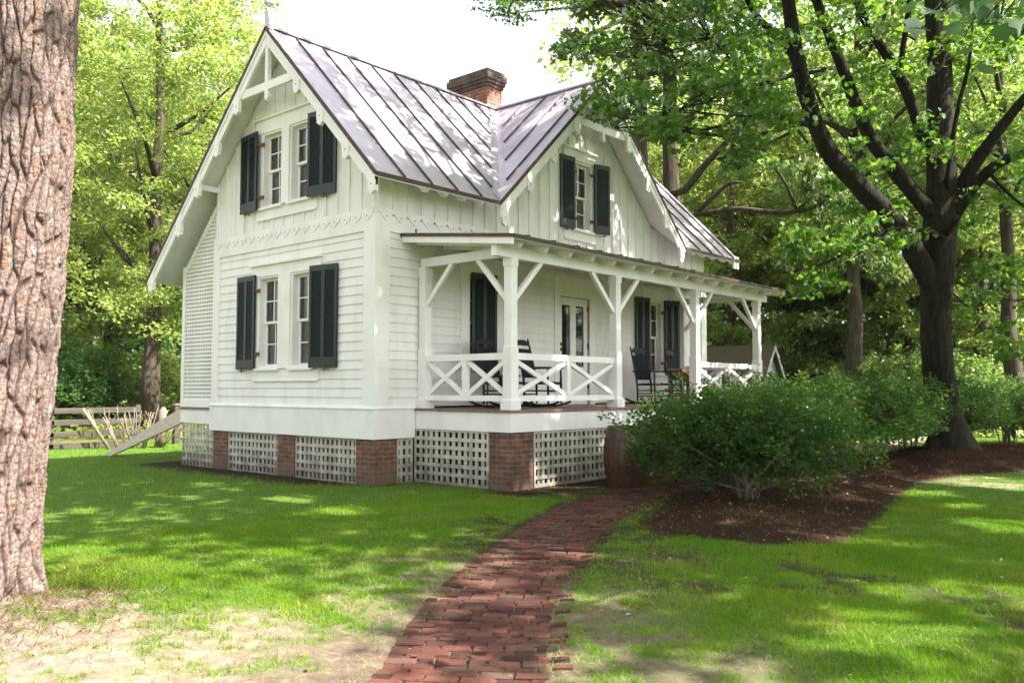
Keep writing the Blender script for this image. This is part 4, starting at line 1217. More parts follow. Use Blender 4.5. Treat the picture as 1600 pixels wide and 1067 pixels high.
# clover and low weeds in the lawn
rng = np.random.default_rng(15); n = 160000; x = rng.uniform(2, 13, n); y = rng.uniform(-7, 5, n)
kp = inview(x, y)[0] & (rng.uniform(0, 1, n) < sstep(.54, .70, fbm(x * 1.3, y * 1.3, 23)) * (1 - bare(x, y)) * np.clip((5.5 / np.hypot(x - CAM[0], y - CAM[1])) ** 1.5, 0, 1) * .7); x, y = x[kp], y[kp]
cl_ = build_leaves('clover', np.stack([x, y, height(x, y) + rng.uniform(.01, .035, len(x))], 1), .02, 'oval', leaf_mat('clover_leaf', [(0, (.03, .085, .02)), (1, (.07, .15, .04))], [(0, (.08, .2, .03)), (1, (.14, .3, .05))], .3), droop=.1, flat=.35, rng=rng); tag(cl_, kind='stuff')
# chips and dead leaves lying about
rng = np.random.default_rng(5); n = 5200
x = rng.uniform(1.8, 12, n); y = rng.uniform(-7, 16, n); kp = inview(x, y)[0] & house_free(x, y) & (rng.uniform(0, 1, n) < np.clip(sstep(-.3, .1, mulch_d(x, y)) * .9 + .04 + .12 * bare(x, y), 0, 1)); x, y = x[kp], y[kp]
lf = build_leaves('fallen_leaves', np.stack([x, y, height(x, y) + .018], 1), .042, 'oval', island_mat('dead_leaf', [(0, (.12, .06, .03)), (.4, (.22, .12, .06)), (.8, (.34, .23, .13)), (1, (.42, .33, .22))], .8, 0), droop=.05, flat=.22, rng=rng); tag(lf, kind='stuff')

# ------------------------------------------------------------------ things on and round the porch
def rocker(loc, rz, label):
    root = empty('rocking_chair', loc, rz); tag(root, label, 'rocking chair', 'rocking chairs on the porch')
    for s in (-1, 1):          # chair faces +x
        mb = MB(); mb.tube([(-.21, s * .24, .40), (-.25, s * .24, .62), (-.31, s * .24, .9), (-.375, s * .24, 1.16), (-.385, s * .24, 1.19)], [.02, .02, .019, .016, .008], 8)
        mb.tube([(-.21, s * .24, .40), (-.20, s * .24, .06)], [.02, .017], 8); mb.build('leg', M['black'], root, True)
        mb = MB(); mb.tube([(.24, s * .27, .64), (.245, s * .27, .40), (.25, s * .265, .06)], [.018, .02, .016], 8); mb.build('leg', M['black'], root, True)
        mb = MB(); pts = [(-.50, .115), (-.38, .065), (-.2, .03), (0, .016), (.2, .03), (.34, .06), (.44, .10)]
        for (a, za), (b, zb) in zip(pts[:-1], pts[1:]): mb.bar((a, s * .25, za), (b, s * .25, zb), .032, .034)
        mb.build('rocker', M['black'], root)
        mb = MB(); mb.prism([(-.29, s * .27 - .035, .655), (.05, s * .27 - .045, .66), (.29, s * .27 - .05, .655), (.32, s * .27, .65), (.29, s * .27 + .05, .655), (.05, s * .27 + .045, .66), (-.29, s * .27 + .035, .655)], (0, 0, .024)); mb.build('arm', M['black'], root)
    mb = MB(); mb.tube([(-.20, -.24, .40), (-.20, .24, .40)], [.017] * 2, 8); mb.tube([(.245, -.27, .41), (.245, .27, .41)], [.017] * 2, 8)
    for s in (-1, 1):
        for z in (.40, .28, .17): mb.tube([(-.205, s * .245, z), (.247, s * .265, z)], [.013] * 2, 6)
    for z in (.27, .16): mb.tube([(.247, -.26, z), (.247, .26, z)], [.012] * 2, 6)
    mb.tube([(-.205, -.24, .22), (-.205, .24, .22)], [.012] * 2, 6); mb.build('stretcher', M['black'], root, True)
    mb = MB(); mb.hexa([(-.20, -.235, .392), (.25, -.27, .402), (.25, .27, .402), (-.20, .235, .392), (-.19, -.22, .425), (.235, -.25, .432), (.235, .25, .432), (-.19, .22, .425)]); mb.build('seat', M['weave'], root)
    mb = MB(); tilt = lambda z: -.21 - (z - .40) * .215
    mb.hexa([(tilt(.50) + .012, -.222, .50), (tilt(.50) + .012, .222, .50), (tilt(.50) - .012, .222, .50), (tilt(.50) - .012, -.222, .50), (tilt(1.0) + .012, -.222, 1.0), (tilt(1.0) + .012, .222, 1.0), (tilt(1.0) - .012, .222, 1.0), (tilt(1.0) - .012, -.222, 1.0)]); mb.build('backrest', M['weave'], root)
    mb = MB(); pr_ = [(-.23, 1.06), (.23, 1.06), (.23, 1.11), (.16, 1.145), (.06, 1.16), (-.06, 1.16), (-.16, 1.145), (-.23, 1.11)]
    mb.prism([(tilt(z) + .012, y, z) for y, z in pr_], (-.024, 0, 0)); mb.build('crest_rail', M['black'], root)
    return root


rk = rocker((.80, 2.06, ZF), math.radians(6), 'black rocking chair left of the near porch corner post, before the closed shutter')
for loc, rz, lab in (((1.0, 2.84, ZF), 14, 'black rocking chair just right of the porch corner post, nearest the door'), ((.86, 6.62, ZF), -4, 'black rocking chair under the far porch window, left one of that pair'), ((.84, 8.0, ZF), 8, 'black rocking chair past the far porch window, behind the brown slant-topped stand')):
    c = copy_tree(rk); c.location = loc; c.rotation_euler = (0, 0, math.radians(rz)); c['label'] = lab
# small table between the near chairs with a framed card on it
tb = empty('side_table', (.45, 2.46, ZF)); tag(tb, 'small brown wooden side table between the two near rocking chairs', 'table')
mb = MB(); mb.box(-.22, .22, -.22, .22, .52, .55); mb.build('table_top', M['brownwood'], tb)
for sx in (-1, 1):
    for sy in (-1, 1): mb = MB(); mb.bar((sx * .18, sy * .18, .52), (sx * .19, sy * .19, 0), .035, .035); mb.build('leg', M['brownwood'], tb)
mb = MB(); mb.box(-.18, .18, -.18, .18, .18, .2); mb.build('shelf', M['brownwood'], tb)
cd = empty('framed_card', (.5, 2.5, ZF + .552), .5); tag(cd, 'small pale card in a brown frame standing on the porch side table', 'picture frame')
mb = MB(); mb.hexa([(.0, -.10, 0), (.012, -.10, 0), (.012, .10, 0), (0, .10, 0), (-.05, -.10, .25), (-.038, -.10, .25), (-.038, .10, .25), (-.05, .10, .25)]); mb.build('frame', M['brownwood'], cd)
mb = MB(); mb.hexa([(.013, -.08, .02), (.015, -.08, .02), (.015, .08, .02), (.013, .08, .02), (-.033, -.08, .23), (-.031, -.08, .23), (-.031, .08, .23), (-.033, .08, .23)]); mb.build('card', M['curtain'], cd)
mb = MB(); mb.bar((-.04, 0, .2), (-.10, 0, .0), .02, .01); mb.build('prop', M['brownwood'], cd)
# slant-topped stand
sd_ = empty('slant_top_stand', (1.40, 6.98, ZF)); tag(sd_, 'brown wooden stand with a sloping honey coloured top in front of the far rocking chairs', 'stand')
mb = MB(); mb.hexa([(-.16, -.39, .69), (.16, -.39, .69), (.16, .38, .42), (-.16, .38, .42), (-.16, -.38, .725), (.16, -.38, .725), (.16, .39, .455), (-.16, .39, .455)]); mb.build('sloping_top', mat('honey_wood', (.26, .15, .06), (.17, .09, .04), .4, 6, (6, 1, 1)), sd_)
for sx in (-1, 1):
    mb = MB(); mb.bar((sx * .13, -.36, .69), (sx * .13, -.36, 0), .045, .05); mb.build('leg', M['darkwood'], sd_)
    mb = MB(); mb.bar((sx * .13, .35, .43), (sx * .13, .35, 0), .045, .05); mb.build('leg', M['darkwood'], sd_)
mb = MB(); mb.bar((-.13, -.36, .2), (-.13, .35, .2), .03, .04); mb.bar((.13, -.36, .2), (.13, .35, .2), .03, .04); mb.build('stretcher', M['brownwood'], sd_)

# barrel
bl = empty('barrel', (2.83, 2.66, 0), .4); tag(bl, 'old brown oak barrel with dark iron hoops standing beside the porch', 'barrel')
mb = MB(); H = .92; N = 26
prof = [(.275 + .075 * math.sin(math.pi * k / 12), H * k / 12) for k in range(13)]
for j in range(N):                # staves, each a strip with a fine gap
    a0, a1 = 2 * math.pi * (j + .015) / N, 2 * math.pi * (j + .985) / N; dr = random.uniform(-.002, .002)
    for (r0, z0), (r1, z1) in zip(prof[:-1], prof[1:]): mb.poly([((r0 + dr) * math.cos(a0), (r0 + dr) * math.sin(a0), z0), ((r0 + dr) * math.cos(a1), (r0 + dr) * math.sin(a1), z0), ((r1 + dr) * math.cos(a1), (r1 + dr) * math.sin(a1), z1), ((r1 + dr) * math.cos(a0), (r1 + dr) * math.sin(a0), z1)])
mb.build('staves', M['barrel'], bl)
mb = MB(); mb.lathe([(r - .006, z) for r, z in prof], n=26); mb.build('inside', M['void'], bl)
mb = MB(); mb.lathe([(.265, H - .04), (.265, H - .02)], n=26); mb.build('barrel_head', M['barrel'], bl)
for z in (.05, .21, .33, H - .33, H - .21, H - .05):
    mb = MB(); f = lambda q: .275 + .075 * math.sin(math.pi * q / H)
    mb.lathe([(f(z - .022) - .004, z - .022), (f(z - .022) + .005, z - .022), (f(z + .022) + .005, z + .022), (f(z + .022) - .004, z + .022)], n=32); mb.build('hoop', M['iron'], bl, False)

# ------------------------------------------------------------------ back yard: fence, ramp, cut-back shrub, shed
def fence_run(x, ys, label, rails=(.075, .36, .645, .94)):
    root = empty('rail_fence', (x, ys[0], 0)); tag(root, label, 'fence')
    rr = random.Random(int(abs(ys[0]) * 10) + 3)
    for y in ys:
        mb = MB(); h = 1.07 + rr.uniform(-.02, .03); mb.hexa([(-.07, y - ys[0] - .06, -.1), (.07, y - ys[0] - .06, -.1), (.07, y - ys[0] + .06, -.1), (-.07, y - ys[0] + .06, -.1), (-.065, y - ys[0] - .055, h), (.065, y - ys[0] - .055, h), (.065, y - ys[0] + .055, h), (-.065, y - ys[0] + .055, h)]); mb.build('post', M['fencewood'], root)
    for y0, y1 in zip(ys[:-1], ys[1:]):
        for z in rails:
            mb = MB(); d0, d1 = rr.uniform(-.015, .015), rr.uniform(-.015, .015); mb.bar((.09, y0 - ys[0] - .05, z + d0), (.09, y1 - ys[0] + .05, z + d1), .03, .135); mb.build('rail', M['fencewood'], root)
    return root


fence_run(-12.0, [-4.9, -2.5, -.1, 2.05], 'grey weathered four rail wooden fence behind the bare cut shrub')
mb = MB(); mb.hexa([(-12.08, 3.06, -.1), (-11.92, 3.06, -.1), (-11.92, 3.22, -.1), (-12.08, 3.22, -.1), (-12.08, 3.06, 1.04), (-11.92, 3.06, 1.04), (-11.92, 3.22, 1.04), (-12.08, 3.22, 1.04)])
mb.hexa([(-12.10, 3.04, 1.04), (-11.9, 3.04, 1.04), (-11.9, 3.24, 1.04), (-12.1, 3.24, 1.04), (-12.05, 3.09, 1.09), (-11.95, 3.09, 1.09), (-11.95, 3.19, 1.09), (-12.05, 3.19, 1.09)])
tag(mb.build('gate_post', M['fencewood']), 'single brown wooden post with a cap beside the back porch corner', 'post')
fence_run(-12.0, [5.2, 7.6, 10.0, 12.4], 'grey weathered four rail wooden fence running on behind the cottage')
rp = empty('leaning_board', (-9.2, .02, 0)); tag(rp, 'long pale weathered board leaning from the lawn up to the back porch corner', 'board')
mb = MB(); mb.prism([(-.05, 0, .0), (.22, 0, .0), (3.27, 0, .80), (3.27, 0, 1.10), (-.05, 0, .035)], (0, .05, 0)); mb.build('board', M['oldwood'], rp)
mb = MB(); mb.prism([(.3, .05, .05), (3.2, .05, .82), (3.2, .05, .90), (.3, .05, .13)], (0, .09, 0)); mb.build('cleat', M['fencewood'], rp)
# bare cut-back shrub by the fence
cs = empty('cut_shrub', (-11.0, 1.55, 0)); tag(cs, 'bare cut-back grey shrub with upright woody stems beside the rail fence', 'shrub')
rr = random.Random(8)
for k in range(26):
    t = -1 + 2 * k / 25; b0 = np.array([t * .35, t * .45 + rr.uniform(-.12, .12), 0]); hh = rr.uniform(.75, 1.12) * (1 - .1 * abs(t)); tip = b0 + np.array([t * .2 + rr.uniform(-.1, .1), t * .42 + rr.uniform(-.14, .14), hh])
    m_ = (b0 + tip) / 2 + np.array([rr.uniform(-.05, .05), rr.uniform(-.06, .06), 0]); r = rr.choice([.012, .016, .02, .03])
    mb = MB(); mb.tube([b0, m_, tip], [r, r * .8, r * .5], 7)
    for q in range(rr.randint(0, 2)): e = m_ + (tip - m_) * rr.uniform(.1, .7); mb.tube([e, e + np.array([rr.uniform(-.2, .2), rr.uniform(-.25, .25), rr.uniform(.15, .35)])], [r * .45, r * .2], 5)
    mb.build('stem', M['stick'], cs, True)
mb = MB(); mb.tube([(.1, .55, 0), (.1, .62, .5), (.08, .66, .92), (.06, .68, 1.0)], [.11, .10, .10, .05], 9, wob=.1); mb.build('stump', M['stick'], cs, True)
mb = MB(); mb.tube([(-.1, -.62, 0), (-.15, -.95, .55), (-.2, -1.22, 1.0)], [.03, .035, .04], 8); mb.build('stem', M['stick'], cs, True)
# shed
p = dep(1207, 540, 31); sh = empty('shed', (p[0], p[1], 0), 0); tag(sh, 'small low shed with brown shingle roof and pale pointed gable beyond the porch end', 'shed')
zr_ = float(p[2]); hw_ = 1.05; ze_ = zr_ - 1.5
mb = MB(); mb.prism([(-.12, -hw_ + .1, 0), (-.12, hw_ - .1, 0), (-.12, hw_ - .1, ze_ + .1), (-.12, 0, zr_ - .06), (-.12, -hw_ + .1, ze_ + .1)], (-4.4, 0, 0)); mb.build('wall', M['grey_siding'], sh)
mb = MB()
for s in (-1, 1): mb.prism([(.1, 0, zr_), (.1, s * hw_ * 1.08, ze_ - .12), (-4.7, s * hw_ * 1.08, ze_ - .12), (-4.7, 0, zr_)], (0, 0, .05))
mb.build('roof', M['shingle'], sh)
mb = MB()
for s in (-1, 1): mb.prism([(.12, 0, zr_ + .03), (.12, s * hw_ * 1.1, ze_ - .12), (.12, s * hw_ * .98, ze_ - .12), (.12, 0, zr_ - .15)], (-.03, 0, 0))
mb.build('bargeboard', M['grey_siding'], sh)

# ------------------------------------------------------------------ the big pine on the left
def pine_trunk():
    rng = np.random.default_rng(4); na = 380
    z = np.r_[np.linspace(-.25, 5.0, 880), np.linspace(5.1, 13, 160)]; th = np.linspace(0, 2 * np.pi, na, endpoint=False)
    Z, T = np.meshgrid(z, th, indexing='ij')
    R = .315 - .009 * Z + .10 * np.exp(-np.maximum(Z, 0) / .22) + .05 * np.exp(-np.maximum(Z, 0) / .9)
    R = R * (1 + (.20 * np.cos(5 * T + 1.3) + .10 * np.cos(8 * T + .4)) * np.exp(-np.maximum(Z, 0) / .22))
    # bark plates: cells stretched up the trunk
    Cu = T * .32; Cv = Z; tau = 2 * np.pi * .32

    def cells(cw, chh, sd, wa, an):
        per = round(tau / cw); cw = tau / per
        w = fbm(Cv * 1.7 + sd, np.cos(T) * 1.5 + 4, sd, 3) + .6 * fbm(Cv * 6 + sd, np.sin(T) * 3 + 9, sd + 3, 3) - .8
        gu = Cu / cw + w * wa; gv = Cv / chh + 1.2 * _hash(np.floor(np.mod(gu, per)), 0 * gu, sd) + .5 * (fbm(np.cos(T) * 6 + 8, Cv * 1.4, sd + 1) - .5)
        F1 = np.full(gu.shape, 9.0); F2 = F1.copy(); ID = np.zeros(gu.shape); iu, iv = np.floor(gu), np.floor(gv)
        for a in (-1, 0, 1):
            for b in (-1, 0, 1):
                cu, cv = iu + a, iv + b; cm = np.mod(cu, per); px = cu + .2 + .6 * _hash(cm, cv, sd + 5); py = cv + .1 + .8 * _hash(cm, cv, sd + 6)
                d = np.hypot(gu - px, (gv - py) * an); new = d < F1
                F2 = np.where(new, F1, np.minimum(F2, d)); ID = np.where(new, _hash(cm, cv, sd + 8), ID); F1 = np.where(new, d, F1)
        return F2 - F1, ID
    e, ID0 = cells(.066, .34, 51, .95, .8); e2, ID = cells(.034, .062, 71, .9, .95)
    plate = .72 * sstep(.01, .15, e) + .28 * sstep(.1, .6, e); flake = sstep(.0, .14, e2)
    fine = fbm(Cu * 70, Cv * 45, 60, 4); layer = fbm(np.cos(T) * 7 + Cv * 5, Cv * 9, 66, 3)
    disp = .024 * plate * (.75 + .5 * ID0) + .007 * flake * plate * (.2 + 1.2 * ID) + .016 * (fine - .5) * plate + .010 * (layer - .5)
    fade = np.clip(1.0 - np.exp(-(Z + .3) / .2) * .4, 0, 1); R = R + disp * fade
    ln = np.interp(Z, [-.3, 0, .25, .7, 1.1, 1.95, 3.0, 4.1, 13], [0, 0, .05, .10, .135, .215, .285, .30, .45]); ax = 3.66 + ln * RIGHT[0]; ay = -6.60 + ln * RIGHT[1]
    V = np.stack([ax + R * np.cos(T), ay + R * np.sin(T), Z], -1).reshape(-1, 3)
    ii = np.arange(len(z) * na).reshape(len(z), na); j2 = np.roll(np.arange(na), -1)
    Fq = np.stack([ii[:-1, :], ii[:-1, j2], ii[1:, j2], ii[1:, :]], -1).reshape(-1)
    return V, Fq, ID.ravel(), plate.ravel()


def pine_bark_mat():
    m, nt, b = new_mat('pine_plate_bark'); a = nt.nodes.new("ShaderNodeAttribute"); a.attribute_name = 'plate_id'
    p = nt.nodes.new("ShaderNodeAttribute"); p.attribute_name = 'plate'
    co = coords(nt); n = noise(nt, co, 30, 10, .8); n2 = noise(nt, co, 5, 3); cs_ = coords(nt, (1, 1, .5)); vo = nt.nodes.new('ShaderNodeTexVoronoi'); vo.feature = 'DISTANCE_TO_EDGE'; vo.inputs['Scale'].default_value = 42; wv = nt.nodes.new('ShaderNodeVectorMath'); wv.operation = 'MULTIPLY_ADD'; wv.inputs[1].default_value = (.03, .03, .03); nt.links.new(n.outputs['Color'], wv.inputs[0]); nt.links.new(cs_, wv.inputs[2]); nt.links.new(wv.outputs[0], vo.inputs['Vector'])
    r = ramp(nt, [(0, (.185, .145, .135)), (.3, (.27, .21, .195)), (.6, (.235, .175, .158)), (.88, (.215, .157, .138)), (.97, (.30, .175, .12)), (1, (.33, .275, .262))]); nt.links.new(a.outputs['Fac'], r.inputs[0])
    r2 = ramp(nt, [(.32, (.42, .37, .35)), (.5, (.95, .93, .92)), (.66, (1.3, 1.28, 1.27))]); nt.links.new(n.outputs['Fac'], r2.inputs[0]); vr = ramp(nt, [(.0, (0, 0, 0)), (.05, (.8, .8, .8)), (.3, (1, 1, 1))]); nt.links.new(vo.outputs['Distance'], vr.inputs[0]); ha = nt.nodes.new('ShaderNodeMath'); ha.operation = 'ADD'; nt.links.new(vr.outputs[0], ha.inputs[0]); nt.links.new(n.outputs['Fac'], ha.inputs[1])
    mx = nt.nodes.new("ShaderNodeMix"); mx.data_type = 'RGBA'; mx.blend_type = 'MULTIPLY'; mx.inputs[0].default_value = .85
    nt.links.new(r.outputs[0], mx.inputs[6]); nt.links.new(r2.outputs[0], mx.inputs[7])
    m2 = nt.nodes.new("ShaderNodeMix"); m2.data_type = 'RGBA'; m2.inputs[6].default_value = (.085, .058, .048, 1)
    nt.links.new(p.outputs['Fac'], m2.inputs[0]); nt.links.new(mx.outputs[2], m2.inputs[7]); nt.links.new(m2.outputs[2], b.inputs['Base Color'])
    b.inputs['Roughness'].default_value = .95; b.inputs['Specular IOR Level'].default_value = .15
    bump(nt, b, ha.outputs[0], .8, .010); return m


bp_ = empty('pine_tree', (3.66, -6.6, 0)); tag(bp_, 'thick pine trunk with pinkish plated bark standing close by at the left edge', 'tree', )
V, Fq, ID, PL = pine_trunk()
tk = np_mesh('trunk', V - np.array([3.66, -6.6, 0]), Fq, pine_bark_mat(), bp_, 4, True)
for nm, ar in (('plate_id', ID), ('plate', PL)):
    at = tk.data.attributes.new(nm, 'FLOAT', 'POINT'); at.data.foreach_set('value', ar.astype(np.float32))
rng = np.random.default_rng(3); C = np.stack([rng.normal(.5, 1.7, 60), rng.normal(0, 1.7, 60), rng.uniform(11, 18, 60)], 1)
mb = MB(); mb.tube([(.46, .15, 12.9), (.6, .2, 16), (.7, .2, 18.5)], [.2, .12, .03], 8)
for c in C[:24]: mb.tube([(.5, .1, c[2] - .8), (c * .6 + np.array([.2, 0, .4 * c[2] - .5])), c], [.05, .035, .012], 5)
mb.build('limb', M['bgbark'], bp_, True)
build_leaves('crown', spray_points(C, rng.uniform(.5, .9, 60), 90, rng), .22, 'kite', LM['pine'], bp_, rng=rng)


# ------------------------------------------------------------------ the maple
mp = empty('maple_tree', (0, 0, 0)); tag(mp, 'large maple with dark forking trunk growing through the mulch bed right of the cottage', 'tree')
KM = 18.5 / FPX


def pxline(pts): return [dep(u, v, d) for u, v, d, w in pts], [w / 2.35 * d / FPX for u, v, d, w in pts]


def limb(mb, pts, n=12, wob=.05):
    P, R = pxline(pts); P = np.array(P); t = np.r_[0, np.cumsum(np.linalg.norm(np.diff(P, axis=0), axis=1))]; q = np.linspace(0, t[-1], max(4, int(t[-1] / .18)))
    # smooth
    Q = np.stack([np.interp(q, t, P[:, k]) for k in range(3)], 1); r = np.interp(q, t, R)
    for _ in range(3): Q[1:-1] = (Q[:-2] + 2 * Q[1:-1] + Q[2:]) / 4
    mb.tube(Q, r, n, wob=wob); return Q


random.seed(21); mb = MB()
T0 = [(1492, 722, 18.4, 116), (1488, 705, 18.4, 84), (1481, 680, 18.4, 68), (1474, 640, 18.4, 59), (1465, 560, 18.4, 53), (1461, 490, 18.4, 53), (1463, 440, 18.4, 57), (1467, 390, 18.45, 60), (1470, 340, 18.5, 58), (1471, 290, 18.55, 52), (1469, 200, 18.7, 46), (1468, 100, 18.8, 42), (1462, 0, 18.9, 38), (1456, -150, 19, 32), (1450, -330, 19.1, 20)]
TRK = limb(mb, T0, 28, .035)
for u, v, w in ((1440, 728, 26), (1540, 730, 30), (1518, 738, 26), (1470, 738, 24)):       # root flare
    limb(mb, [(1482 + (u - 1482) * .2, 660, 18.35, 30), (1482 + (u - 1482) * .55, 700, 18.3, 32), (u, v, 18.2, w), (u + (u - 1482) * .35, v + 8, 18.15, 6)], 10, .03)
trunk = mb.build('trunk', M['bark'], mp, True)
LIMBS = [
    [(1466, 470, 18.4, 38), (1440, 415, 18.3, 40), (1402, 352, 18.1, 40), (1340, 287, 17.8, 36), (1297, 245, 17.6, 33), (1272, 190, 17.4, 30), (1255, 130, 17.2, 28), (1240, 70, 17.0, 26), (1231, 0, 16.8, 24), (1220, -90, 16.5, 18), (1200, -200, 16, 8)],
    [(1247, 96, 17.1, 18), (1228, 72, 17, 17), (1212, 55, 16.9, 15), (1190, 38, 16.8, 12), (1172, 14, 16.7, 10), (1150, -40, 16.5, 6)],
    [(1470, 350, 18.5, 34), (1440, 318, 18.4, 30), (1405, 275, 18.3, 27), (1362, 222, 18.2, 24), (1335, 160, 18, 22), (1312, 95, 17.9, 20), (1290, 40, 17.8, 18), (1272, -10, 17.7, 17), (1240, -130, 17.4, 8)],
    [(1462, 260, 18.55, 22), (1440, 210, 18.3, 21), (1420, 150, 18.1, 20), (1400, 105, 18, 19), (1378, 75, 17.9, 17), (1352, 38, 17.8, 16), (1338, 0, 17.7, 14), (1320, -70, 17.5, 8)],
    [(1406, 116, 18, 11), (1411, 70, 17.9, 10), (1420, 20, 17.8, 10), (1424, -60, 17.6, 5)],
    [(1488, 330, 18.5, 30), (1504, 285, 18.4, 26), (1530, 245, 18.2, 22), (1560, 205, 18, 20), (1595, 160, 17.7, 17), (1660, 90, 17.2, 10)],
    [(1484, 345, 18.5, 28), (1510, 305, 18.2, 22), (1545, 262, 17.9, 19), (1580, 243, 17.6, 18), (1640, 232, 17, 12)],
    [(1478, 300, 18.3, 10), (1488, 220, 18, 9), (1498, 160, 17.9, 8), (1514, 110, 17.8, 7), (1520, 40, 17.6, 4)],
    [(1476, 365, 18.1, 16), (1488, 352, 17.8, 14), (1496, 340, 17.6, 12)],
    [(1300, 105, 17.8, 7), (1285, 112, 17.5, 7), (1240, 117, 17, 8), (1190, 132, 16.4, 8), (1150, 142, 15.8, 7), (1080, 165, 15, 5), (1000, 190, 14.4, 3)],
    [(1264, 195, 17.4, 10), (1245, 193, 17, 9), (1215, 206, 16.5, 7), (1180, 210, 16.1, 6), (1120, 212, 15.5, 5), (1040, 200, 14.8, 4), (960, 200, 14.2, 2)],
    [(1240, 205, 16.9, 6), (1200, 225, 16.4, 6), (1150, 245, 15.9, 5), (1110, 250, 15.6, 2)],
    [(1210, 128, 16.8, 5), (1180, 165, 16.4, 8), (1140, 195, 16, 6), (1090, 205, 15.5, 4)],
    [(1478, 372, 18.0, 6), (1440, 355, 17.6, 6), (1390, 357, 17.2, 6), (1340, 385, 16.8, 5), (1290, 412, 16.5, 4), (1230, 432, 16.2, 2)],
    [(1390, 357, 17.2, 5), (1345, 395, 16.9, 4), (1300, 425, 16.7, 2)],
    [(1180, 140, 16.3, 4), (1140, 90, 16, 4), (1110, 60, 15.8, 3)],
    [(1540, 262, 17.9, 8), (1570, 300, 17.6, 6), (1610, 330, 17.3, 4)],
]
LQ = [TRK]
for k, l in enumerate(LIMBS):
    mb = MB(); LQ.append(limb(mb, l, 14 if l[0][3] > 15 else 8, .045)); mb.build('limb', M['bark'], mp, True)
LQ = np.concatenate(LQ)


def zone(poly, n, d0, d1, seed, thr=.42, sc=70):
    """centres of leaf sprays over a patch of the crown as surveyed from the photo, d0-d1 metres deep"""
    rng = np.random.default_rng(seed); us, vs = zip(*poly); out = []
    while len(out) < n:
        u = rng.uniform(min(us), max(us), 4 * n); v = rng.uniform(min(vs), max(vs), 4 * n)
        k = in_poly(u, v, poly) & (fbm(u / sc, v / (sc * .55), seed + 5) > thr)
        for a, b in zip(u[k], v[k]): out.append(dep(a, b, rng.uniform(d0, d1)))
    return np.array(out[:n])


rng = np.random.default_rng(17)
A = zone([(905, 150), (960, 110), (1060, 95), (1150, 60), (1230, 50), (1235, 170), (1200, 245), (1150, 258), (1090, 235), (1040, 225), (985, 215), (930, 195), (895, 175)], 62, 12.6, 16.8, 1, .44, 46)
A2 = zone([(875, -40), (1150, -60), (1200, 60), (1110, 110), (1000, 95), (930, 85), (880, 60)], 34, 14.5, 18, 2, .44)
B = zone([(1150, -60), (1620, -60), (1620, 260), (1540, 330), (1480, 280), (1400, 330), (1320, 250), (1240, 210), (1180, 260)], 66, 16.6, 21, 3, .47)
Cz = zone([(1500, 190), (1640, 150), (1640, 560), (1560, 560), (1500, 480), (1510, 330)], 36, 17, 20, 4, .46)
D = zone([(1180, 395), (1290, 350), (1400, 325), (1440, 365), (1340, 430), (1250, 465), (1190, 450)], 18, 15.5, 18, 5, .4)
Dm = zone([(1200, 250), (1330, 230), (1440, 250), (1420, 330), (1300, 345), (1220, 320)], 14, 18.4, 20.5, 6, .45)
ALL = np.concatenate([A, A2, B, Cz, D, Dm])
P = spray_points(ALL, rng.uniform(.32, .62, len(ALL)), 68, rng, .28)
build_leaves('foliage', P, .105, 'maple', LM['maple'], mp, droop=.5, flat=.5, rng=rng)
mb = MB()       # twigs from every spray back towards the nearest limb
for c in ALL:
    d = np.linalg.norm(LQ - c, axis=1); t = LQ[np.argmin(d)]; v = t - c; L_ = np.linalg.norm(v)
    if L_ < 2.6: e = t; rad = .012
    else: e = c + v / L_ * 1.1; rad = .009
    m_ = (c + e) / 2 + rng.normal(0, .06, 3); mb.tube([c + rng.normal(0, .2, 3) * [1, 1, .2], c, m_, e], [.003, .005, .007, rad], 5, cap=False)
tag(mb.build('twig_sprays', M['bark'], mp), kind='stuff')
OC = rng.normal(0, 1, (330, 3)); OC = nrm(OC) * (rng.uniform(.2, 1, (330, 1)) ** .5) * np.array([7.2, 6.6, 3.2]) + np.array([4.4, 9.6, 13.6]); OC = OC[OC[:, 2] > 10.6]
UPF = (spray_points(OC, rng.uniform(.7, 1.1, len(OC)), 62, rng, .3), rng)


